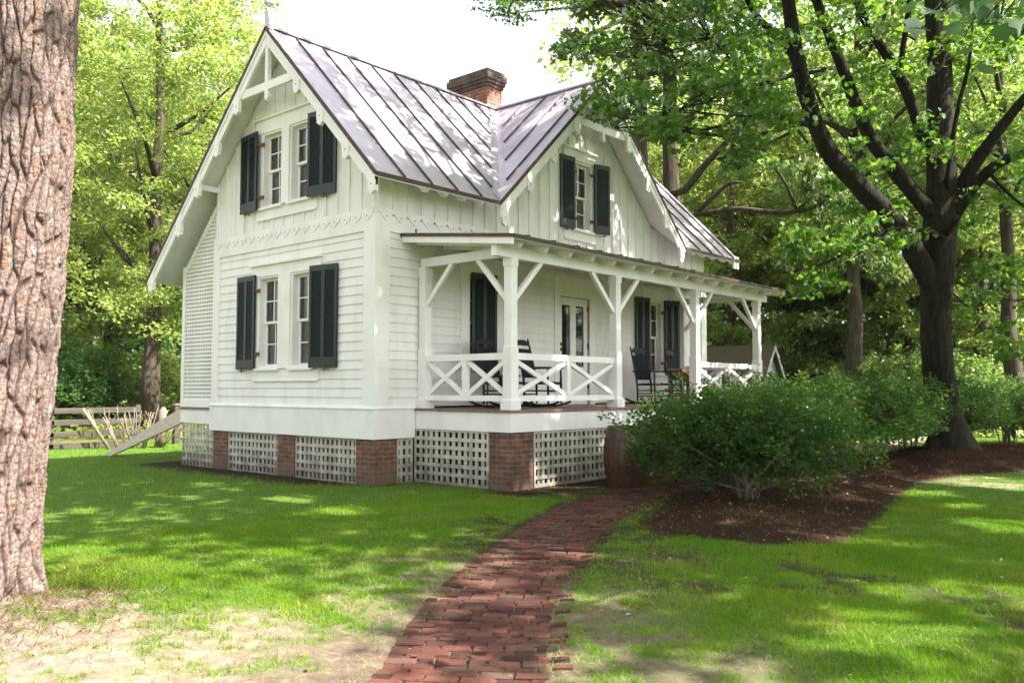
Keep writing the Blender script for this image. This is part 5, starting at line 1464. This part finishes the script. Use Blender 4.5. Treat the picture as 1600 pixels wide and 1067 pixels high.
# ------------------------------------------------------------------ other trees
def tree_mesh(seed, H, crown, nclus, per, leaf, material, root, tr=.25, lean=(0, 0), low=.25, shape='kite', limbs=9, bark='bgbark', rcl=(.5, 1.1), flat=.4):
    """trunk, limbs and crown under root; crown = (centre height, rx, ry, rz)"""
    rng = np.random.default_rng(seed); random.seed(seed); mb = MB(); zc, rx, ry, rz = crown
    n = 9; tp = [np.array([lean[0] * (k / n) + rng.normal(0, .05) * (k > 0), lean[1] * (k / n) + rng.normal(0, .05) * (k > 0), -.15 + (H * .93) * k / n]) for k in range(n + 1)]
    rd = [tr * (1.5 if k == 0 else 1.05 if k == 1 else (1 - .82 * k / n)) for k in range(n + 1)]
    mb.tube(tp, rd, 10, wob=.04); mb.build('trunk', M[bark], root, True)
    C = []
    while len(C) < nclus:
        p = nrm(rng.normal(0, 1, 3)) * rng.uniform(.25, 1) ** .45; q = p * np.array([rx, ry, rz]) * (.75 + .5 * vnoise(np.array([p[0] * 2 + 9]), np.array([p[1] * 2 + p[2] * 3 + 5]), seed)[0]) + np.array([lean[0] * .7, lean[1] * .7, zc])
        if q[2] > low * H * .5: C.append(q)
    C = np.array(C); ft = np.array(tp); mb = MB()
    for c in C[rng.choice(len(C), limbs, replace=False)]:
        zt = max(c[2] - np.hypot(c[0], c[1]) * .7, H * .12); k = np.clip(zt / (H * .93) * n, 0, n - .01); i = int(k); b0 = ft[i] + (ft[i + 1] - ft[i]) * (k - i)
        m_ = (b0 + c) / 2 + np.array([0, 0, -.25]) + rng.normal(0, .15, 3); r0 = tr * .38; mb.tube([b0, m_, c], [r0, r0 * .6, .02], 6)
    mb.build('limb', M[bark], root, True)
    build_leaves('crown', spray_points(C, rng.uniform(*rcl, len(C)), per, rng, flat), leaf, shape, LM[material], root, rng=rng)
    return root


def tree_at(xy, label, rz=0, group=None, name='broadleaf_tree'):
    e = empty(name, (xy[0], xy[1], 0), rz); tag(e, label, 'tree', group); return e


# lead tree beside the back yard
t = tree_at((-16.6, 4.7), 'tall yellow green tree with straight dark trunk behind the rail fence, left of the cottage')
tree_mesh(31, 20, (9.6, 4.7, 4.7, 7.2), 270, 190, .14, 'bright', t, .27, (.4, -.2), .26, limbs=13)
# trees that shade the lawn, standing right of the viewer
def ghit(u, v):
    d = FWD + RIGHT * (u - 800) / FPX + UP * (533.5 - v) / FPX; t = -CAM[2] / d[2]; return CAM[0] + d[0] * t, CAM[1] + d[1] * t


OPEN_SAND = [ghit(*q) for q in ((-200, 1200), (-200, 985), (60, 968), (130, 940), (330, 940), (400, 905), (450, 925), (380, 960), (330, 1005), (300, 1045), (230, 1200))]
OPEN_YARD = [ghit(*q) for q in ((-60, 728), (-60, 690), (300, 680), (300, 708))]
GAPS = [(462, 778, .42), (525, 801, .40), (310, 850, .22), (120, 862, .30), (215, 893, .42), (445, 861, .25), (330, 785, .2), (690, 796, .18), (650, 860, .15), (1370, 983, .40), (1310, 975, .22), (1415, 923, .34), (1535, 908, .36), (1425, 770, .45), (1530, 752, .8), (1570, 820, .42),
        (1235, 1013, .18), (1290, 843, .28), (980, 933, .18), (905, 863, .22), (700, 1010, .16), (860, 1000, .14), (1500, 790, .3), (1590, 945, .2), (1100, 1040, .12), (760, 905, .15), (1000, 770, .2), (930, 758, .2)]
GAPS = [(*ghit(u, v), r) for u, v, r in GAPS]


def gap(P):
    """True where the canopy is open: sun through these points would light the known bright patches"""
    g = P[:, :2] - SUN[:2] * (P[:, 2:3] / SUN[2]); x, y = g[:, 0], g[:, 1]
    wob = .55 + .9 * fbm(x * 3, y * 3, 91)
    o = in_poly(x, y, OPEN_SAND) | in_poly(x, y, OPEN_YARD)
    for a, b, r in GAPS: o |= np.hypot(x - a, y - b) < r * wob * 1.25
    n = fbm(x * 1.9, y * 1.9, 93)
    roofy = (x > -8.5) & (x < -3.5) & (y > -1.2); porchy = (x > -3.2) & (x < 1) & (y > 5.8)
    shut = (x > -3.7) & (x < -.6) & (y > -1.4) & (y < 1.2); wall_ = (x > -4.8) & (x < -2.6) & (y > 1.2) & (y < 7.2)
    return (o | (n > np.where(wall_, .64, np.where(roofy, .50, np.where(porchy, .46, .645))))) & ~shut


def canopy(root, seed, centre, radii, n, leaf=.27):
    """wide high crown with gaps, on a trunk at root"""
    rng = np.random.default_rng(seed); random.seed(seed); base = np.array(root.location); c0 = np.array(centre)
    m = 320; C = nrm(rng.normal(0, 1, (m, 3))) * (rng.uniform(.05, 1, (m, 1)) ** .5) * np.array(radii) + c0
    P = spray_points(C, rng.uniform(.9, 1.5, m), n // m, rng, .35); P = P[~gap(P)]  # crown shaped for the light: no leaves where sun patches are wanted
    build_leaves('crown', P - base, leaf, 'kite', LM['maple'], root, flat=.25, rng=rng, droop=.15)
    mb = MB(); h = centre[2] - 2.0; tp = [(0, 0, -.15), (.02, .02, .5), (-.03, .05, h * .3), (.04, -.02, h * .6), (0, .1, h)]; mb.tube(tp, [.5, .36, .31, .28, .22], 14, wob=.05); mb.build('trunk', M['bark'], root, True)
    mb = MB()
    for c in C[rng.choice(m, 22, replace=False)]:
        c = c - base; k = rng.uniform(.55, 1); b = np.array([0, .1 * k, h * k]); mb.tube([b, (b + c) / 2 + np.array([0, 0, -.3]), c], [.13, .08, .02], 7)
    mb.build('limb', M['bark'], root, True)


sh1 = tree_at((13.6, .6), 'shade tree whose large leaved branch tips hang into the top right corner'); canopy(sh1, 41, (7.6, 1.5, 12.6), (7.0, 6.6, 1.9), 20000)
t2 = tree_at((20.5, 3.0), 'second shade tree farther right of the lawn'); canopy(t2, 42, (15.8, 4.2, 12.4), (6.4, 6.8, 1.9), 20000)
t3 = tree_at((22.5, 13.5), 'third shade tree beyond the mulch bed, right of the maple'); canopy(t3, 43, (16.5, 13.5, 12.6), (7.0, 6.4, 1.9), 20000)

UPP = UPF[0]; UPP = UPP[~gap(UPP)]; build_leaves('upper_foliage', UPP, .22, 'kite', LM['maple'], mp, rng=UPF[1])
# the branch tip with large leaves near the viewer
rng = np.random.default_rng(9); mb = MB(); pts = []
for (u0, v0, u1, v1, d) in ((1640, -60, 1470, 20, 4.3), (1640, -40, 1530, 75, 4.1), (1650, -20, 1575, 60, 4.0), (1600, -80, 1500, 70, 4.5), (1560, -70, 1455, 40, 4.4), (1640, -60, 1540, 30, 3.9)):
    a, b = dep(u0, v0, d + .2), dep(u1, v1, d); m_ = (a + b) / 2 + np.array([0, 0, .05]); mt = MB(); mt.tube([dep(1640, -60, 4.5), a, m_, b], [.008, .006, .004, .002], 5); o = mt.build('twig', M['bark'], sh1, True); o.location = -np.array([13.6, .6, 0])
    for k in range(15):
        f = rng.uniform(.2, 1); pts.append(a + (b - a) * f + rng.normal(0, .085, 3) + np.array([0, 0, .02]))
a0 = np.array([13.6 - 1.6, .6 + .3, 6.2]); mb.tube([a0, (a0 + dep(1640, -60, 4.5)) / 2 + np.array([0, 0, .5]), dep(1640, -60, 4.5)], [.05, .03, .006], 7)
inv = np.array([13.6, .6, 0]); o = mb.build('low_branch', M['bark'], sh1, True); o.location = -inv
pts = np.array(pts); o = build_leaves('near_foliage', pts, .10, 'maple', leaf_mat('near_maple_leaf', [(0, (.045, .11, .035)), (1, (.075, .15, .05))], [(0, (.06, .15, .04)), (1, (.1, .2, .05))], .25), sh1, droop=.75, flat=.35, rng=rng, outward=np.tile(-FWD + np.array([-.5, 0, 0]), (len(pts), 1))); o.location = -inv

# tall pines behind the cottage
def pine(root, seed, H, tr, z0, n=70):
    rng = np.random.default_rng(seed); random.seed(seed); mb = MB(); tp = [np.array([rng.normal(0, .04), rng.normal(0, .04), -.1 + H * k / 9]) for k in range(10)]; mb.tube(tp, [tr * (1.15 - .9 * k / 9) for k in range(10)], 10, wob=.05); mb.build('trunk', M['bgbark'], root, True)
    z = rng.uniform(z0, H, n); a = rng.uniform(0, 2 * np.pi, n); r = rng.uniform(.6, 2.6, n) * np.clip((H + 1 - z) / 5, .3, 1); C = np.stack([r * np.cos(a), r * np.sin(a), z], 1); mb = MB()
    for c in C: mb.tube([(0, 0, c[2] - .5), c * [.5, .5, 1] - [0, 0, .35], c], [.05, .035, .012], 5)
    mb.build('limb', M['bgbark'], root, True)
    # needle tufts
    P = spray_points(C, rng.uniform(.5, .8, n), 190, rng, .6); build_leaves('needles', P, .26, 'kite', LM['pine'], root, rng=rng, droop=.1, flat=1.2)
    root.children[-1].data  # noqa
    return root


p1 = tree_at((-4.07, 14.06), 'tall brown pine trunk just behind the cottage, left one of the close pair', name='pine_tree'); pine(p1, 51, 21, .27, 11.5)
p2 = tree_at((-3.45, 14.75), 'tall thicker grey pine trunk behind the cottage, right one of the close pair', name='pine_tree'); pine(p2, 52, 22, .31, 12)
mb = MB(); g0 = np.array([-3.45, 14.75, 0])
for l in ([(1036, 300, 27.2, 14), (1068, 302, 26.5, 18), (1098, 262, 26, 17), (1130, 228, 25.5, 14), (1165, 190, 25, 11), (1190, 130, 24.6, 9), (1235, 90, 24, 4)],
          [(1036, 335, 27.2, 14), (1090, 336, 26.4, 13), (1150, 325, 25.6, 12), (1210, 333, 25, 12), (1250, 332, 24.6, 11), (1290, 318, 24.2, 8), (1320, 300, 24, 3)], [(1085, 335, 26.5, 13), (1110, 312, 26.2, 12), (1140, 282, 26, 10), (1160, 285, 25.8, 4)],
          [(1245, 330, 24.6, 9), (1230, 290, 24.3, 7), (1212, 262, 24, 6), (1196, 252, 23.8, 3)], [(1240, 330, 24.7, 6), (1265, 312, 24.4, 7), (1300, 306, 24, 3)]): limb(mb, [(a_, b_, c_, d_ * .78) for a_, b_, c_, d_ in l], 8, .07)
o = mb.build('limb', M['bgbark'], p2, True); o.location = -g0
rng = np.random.default_rng(6); z1 = zone([(1260, 250), (1330, 300), (1400, 300), (1430, 380), (1395, 440), (1350, 400), (1300, 340), (1240, 320)], 34, 23, 26, 8, .3); z2 = zone([(740, -60), (880, -60), (930, 40), (900, 75), (850, 85), (820, 30), (760, 18)], 34, 19.5, 23, 9, .40)
o = build_leaves('needles', spray_points(z1, rng.uniform(.35, .6, len(z1)), 120, rng, .8), .20, 'kite', LM['pine'], p2, droop=.9, rng=rng); o.location = -g0
mb = MB(); q0 = np.array([-3.45, 14.75, 12.8]); 
for c in z2[:14]: mb.tube([q0 + (c - q0) * .25 * 0 + np.array([0, 0, rng.uniform(-.5, 1)]), q0 + (c - q0) * .5 + np.array([0, 0, .5]), c], [.07, .045, .012], 5)
o = mb.build('limb', M['bgbark'], p2, True); o.location = -g0
o = build_leaves('foliage', spray_points(z2, rng.uniform(.3, .6, len(z2)), 80, rng, .4), .12, 'kite', LM['dark'], p2, droop=.3, rng=rng); o.location = -g0

# the wood: four kinds of tree, copied
kinds = {}
def kind_tree(k, xy, label, rz, s):
    if k not in kinds:
        r = tree_at(xy, label, rz, 'trees of the surrounding wood'); kinds[k] = r
        if k == 0: tree_mesh(61, 17, (9.3, 4.6, 4.6, 7.2), 250, 130, .21, 'bright', r, .24, (.5, .3), .1, limbs=16)
        if k == 1: tree_mesh(62, 18, (9.8, 4.8, 4.8, 7.8), 250, 130, .21, 'mid', r, .27, (-.4, .5), .12, limbs=16)
        if k == 2: tree_mesh(63, 15, (7.6, 4.4, 4.4, 6.6), 240, 130, .21, 'dark', r, .22, (.3, -.4), .08, limbs=14)
        if k == 3: tree_mesh(64, 19, (12.5, 4.2, 4.2, 6.0), 150, 120, .2, 'mid', r, .30, (.2, .5), .5, limbs=14)
    else: r = copy_tree(kinds[k]); r.location = (xy[0], xy[1], 0); r.rotation_euler = (0, 0, rz); r['label'] = label; r['group'] = 'trees of the surrounding wood'
    r.scale = (s, s, s); return r


WOOD = [(0, 105, 33, 1.0, 'bright green tree right behind the near pine trunk, beyond the fence'), (1, 175, 39, 1.05, 'mid green tree deep in the wood, between near pine and straight dark trunk'),
        (0, 325, 36, 1.0, 'bright yellow green tree touching the left roof edge of the cottage'), (2, 60, 42, 1.1, 'dark tree in the deep wood hidden behind the near pine trunk'),
        (1, -40, 34, 1.0, 'mid green tree of the wood outside the left edge'), (1, 262, 46, 1.1, 'tall mid green tree deep in the wood behind the straight dark trunk'), (0, 20, 37, .95, 'bright tree peeping out left of the near pine trunk'),
        (3, 1330, 29, .95, 'high crowned tree with a slim dark trunk left of the maple'), (0, 1140, 35, .95, 'bright leafy tree behind the end of the cottage roof'),
        (0, 1245, 40, 1.0, 'bright leafy tree deep in the wood between porch end and maple'), (0, 1420, 36, 1.0, 'bright green tree in the wood right behind the maple trunk'),
        (0, 1530, 33, .95, 'bright leafy tree in the wood right of the maple trunk'), (1, 1610, 38, 1.05, 'mid green tree deep in the wood at the right edge'), (3, 1585, 27, .9, 'high crowned tree with bare lower trunk near the right edge'),
        (1, 1050, 41, .95, 'mid green tree far behind the pine pair'), (0, 1330, 46, 1.1, 'bright tree far back in the wood left of the maple'), (3, 1485, 43, 1.1, 'tall tree far back in the wood behind the maple'), (0, 1180, 48, 1.15, 'bright tree far back behind the shed'), (2, 1370, 41, 1.05, 'dark tree deep in the wood just left of the maple trunk'),
        (1, 1500, 38, 1.0, 'mid green tree deep in the wood just right of the maple trunk'), (2, 1560, 43, 1.1, 'dark tree far back in the wood toward the right edge'), (0, 1090, 46, 1.0, 'bright tree far back behind the porch roof end')]
for i, (k, u, d, s, lab) in enumerate(WOOD): kind_tree(k, gnd(u, d), lab, i * 1.7, s)


# understory and hedge shrubs
def shrub(root, seed, rx, ry, h, n, leaf, material, low=.45, stems=9, lumps=9, stem_mat='shrubwood', per=30, shape='oval'):
    rng = np.random.default_rng(seed); random.seed(seed); L_ = []
    for _ in range(lumps):
        a = rng.uniform(0, 2 * np.pi); r = rng.uniform(.15, .62); L_.append((r * rx * np.cos(a), r * ry * np.sin(a), rng.uniform(low + .25 * (h - low), low + .72 * (h - low)), rng.uniform(.38, .58)))
    C = []; nc = n // per
    while len(C) < nc:
        l = L_[rng.integers(lumps)]; p = nrm(rng.normal(0, 1, 3)) * rng.uniform(.3, 1) ** .33; q = np.array([l[0] + p[0] * rx * l[3], l[1] + p[1] * ry * l[3], l[2] + p[2] * (h - low) * l[3] * .75])
        if q[2] > low * rng.uniform(.55, 1.1): C.append(q)
    for _ in range(nc // 14):        # long loose shoots
        q = C[rng.integers(nc)]; v = nrm(np.array([q[0] / rx, q[1] / ry, .9 + rng.normal(0, .4)])); C += [q + v * t for t in (.10 * rx, .2 * rx)]
    C = np.array(C)
    build_leaves('foliage', spray_points(C, rng.uniform(.06, .20, len(C)) * (rx / 1.0) ** .3, per, rng, .9), leaf, shape, LM[material], root, droop=-.15, flat=.9, rng=rng)
    mb = MB()
    for k in range(stems):
        a = 2 * np.pi * k / stems + rng.uniform(-.3, .3); r = rng.uniform(.03, .24) * rx; b0 = np.array([r * .7 * np.cos(a), r * .7 * np.sin(a), -.08]); c = C[rng.integers(len(C))]; m_ = np.array([b0[0] * 1.6, b0[1] * 1.6, low * .8]) + rng.normal(0, .03, 3); r0 = rng.uniform(.010, .021) * min(rx, 1.6); mb.tube([b0, m_, c], [r0, r0 * .8, .006], 7)
        for _ in range(3): c2 = C[rng.integers(len(C))]; mb.tube([m_, (m_ + c2) / 2 + rng.normal(0, .05, 3), c2], [r0 * .55, r0 * .4, .004], 5)
    mb.build('stems', M[stem_mat], root, True); return root


G = 'evergreen shrubs of the hedge along the mulch bed'
s0 = empty('hedge_shrub', (5.2, 1.85, .06)); tag(s0, 'nearest and fullest hedge shrub with pale bare stems, beside the brick path', 'shrub', G); shrub(s0, 71, 1.7, 1.3, 1.34, 36000, .054, 'shrub', .22, 9, 20)
s1 = empty('hedge_shrub', (4.55, 3.75, .05)); tag(s1, 'second hedge shrub from the brick path', 'shrub', G); shrub(s1, 72, 1.35, 1.8, 1.46, 22000, .06, 'shrub', .45, 12, 13)
s2 = empty('hedge_shrub', (4.15, 5.9, .05)); tag(s2, 'third hedge shrub, opposite the porch opening', 'shrub', G); shrub(s2, 73, 1.3, 1.8, 1.52, 22000, .062, 'shrub', .45, 12, 13)
for src, x, y, rz, s, lab in ((s1, 4.0, 8.1, 2.1, 1.08, 'fourth hedge shrub, before the far end of the porch'), (s2, 3.95, 10.3, 4.0, 1.05, 'fifth hedge shrub, just past the porch end'), (s1, 4.0, 12.6, 5.2, 1.1, 'sixth hedge shrub, left of the maple trunk'), (s2, 4.3, 14.9, 1.0, 1.08, 'seventh hedge shrub, hidden behind the maple trunk'),
                            (s1, 5.2, 16.9, 3.0, 1.1, 'hedge shrub just right of the maple trunk'), (s2, 6.3, 18.6, .4, 1.12, 'hedge shrub at the right edge, next after the one by the trunk'), (s1, 7.6, 20.3, 2.6, 1.15, 'last hedge shrub, at the far right edge')):
    c = copy_tree(src); c.location = (x, y, .04); c.rotation_euler = (0, 0, rz); c.scale = (s, s, s); c['label'] = lab
G2 = 'undergrowth bushes at the edge of the wood'
b0 = empty('bush', (*gnd(110, 27), 0)); tag(b0, 'dark green bush behind the fence beside the near pine trunk', 'bush', G2); shrub(b0, 81, 2.0, 2.0, 2.9, 9000, .13, 'dark', .15, 8, 10, 'bgbark', 25, 'kite')
b1 = empty('bush', (*gnd(1160, 37), 0)); tag(b1, 'pale bright bush behind the shed and porch end', 'bush', G2); shrub(b1, 82, 2.0, 2.0, 3.6, 9000, .13, 'bright', .15, 8, 10, 'bgbark', 25, 'kite')
b2 = empty('bush', (*gnd(180, 29), 0)); tag(b2, 'leafy green bush behind the bare cut shrub', 'bush', G2); shrub(b2, 83, 2.1, 2.1, 3.1, 9000, .13, 'mid', .15, 8, 10, 'bgbark', 25, 'kite')
for src, u, d, s, lab in ((b1, 268, 31, .9, 'bright bush between straight dark trunk and back porch'), (b0, 60, 29, 1.1, 'dark bush hidden behind the near pine trunk'), (b0, 320, 34, 1.1, 'dark bush behind the back porch corner'), (b2, 30, 31, 1.2, 'green bush at the far left edge'), (b0, 215, 33, 1.2, 'dark bush behind the straight dark trunk'),
                          (b2, 1325, 34, .85, 'green bush behind the slim dark trunk'), (b2, 1362, 29, .85, 'green bush just right of the slim dark trunk'), (b1, 1370, 30, .8, 'bright bush behind the hedge, left of the maple'), (b2, 1430, 29, .95, 'green bush behind the maple trunk'), (b2, 1530, 30, .9, 'green bush in the wood right of the maple'), (b0, 1590, 32, 1.2, 'dark bush at the right edge behind the hedge'), (b2, 1100, 38, 1.1, 'green bush seen under the porch roof end')):
    c = copy_tree(src); x, y = gnd(u, d); c.location = (x, y, 0); c.rotation_euler = (0, 0, u * .37); c.scale = (s, s, s); c['label'] = lab
# the far wood as one mass
rng = np.random.default_rng(44); CC = []
for (u0, u1, zt, n) in ((-420, 400, 24, 480), (400, 880, 8, 110), (880, 2050, 24, 900), (900, 2000, 7, 330)):
    for _ in range(n): x, y = gnd(rng.uniform(u0, u1), rng.uniform(47, 66)); CC.append((x, y, rng.uniform(.2, zt) ** 1.0))
CC = np.array(CC)
fw = build_leaves('far_wood', spray_points(CC, rng.uniform(1.2, 2.4, len(CC)), 60, rng, .7), .5, 'kite', LM['bright'], None, rng=rng); tag(fw, kind='stuff')
# ferns and low growth on the wood floor
rng = np.random.default_rng(45); n = 26000; U_ = np.r_[rng.uniform(-150, 420, n // 2), rng.uniform(1050, 1750, n // 2)]; D_ = np.r_[rng.uniform(25.5, 46, n // 2), rng.uniform(24, 46, n // 2)]
P = np.array([dep(u, 608, d) for u, d in zip(U_, D_)]); P[:, 2] = np.abs(rng.normal(0, .22, n)); k = (P[:, 0] < -12.8) | (P[:, 1] > 21); P = P[k]
fl = build_leaves('undergrowth', P, .24, 'kite', LM['bright'], None, rng=rng, droop=-.3, flat=.8); tag(fl, kind='stuff')

# ------------------------------------------------------------------ thin summer haze, added to pale the trees behind
mb = MB(); mb.box(-560, 560, -560, 560, -1.3, 31)
hz = mb.build('haze', None or bpy.data.materials.new('haze')); hm = hz.data.materials[0]; hm.use_nodes = True; ht = hm.node_tree; ht.nodes.clear()
ho = ht.nodes.new("ShaderNodeOutputMaterial"); hv = ht.nodes.new("ShaderNodeVolumePrincipled"); hv.inputs['Color'].default_value = (.93, .95, .90, 1); hv.inputs['Density'].default_value = .0002; hv.inputs['Anisotropy'].default_value = .2
ht.links.new(hv.outputs[0], ho.inputs['Volume']); tag(hz, kind='stuff')
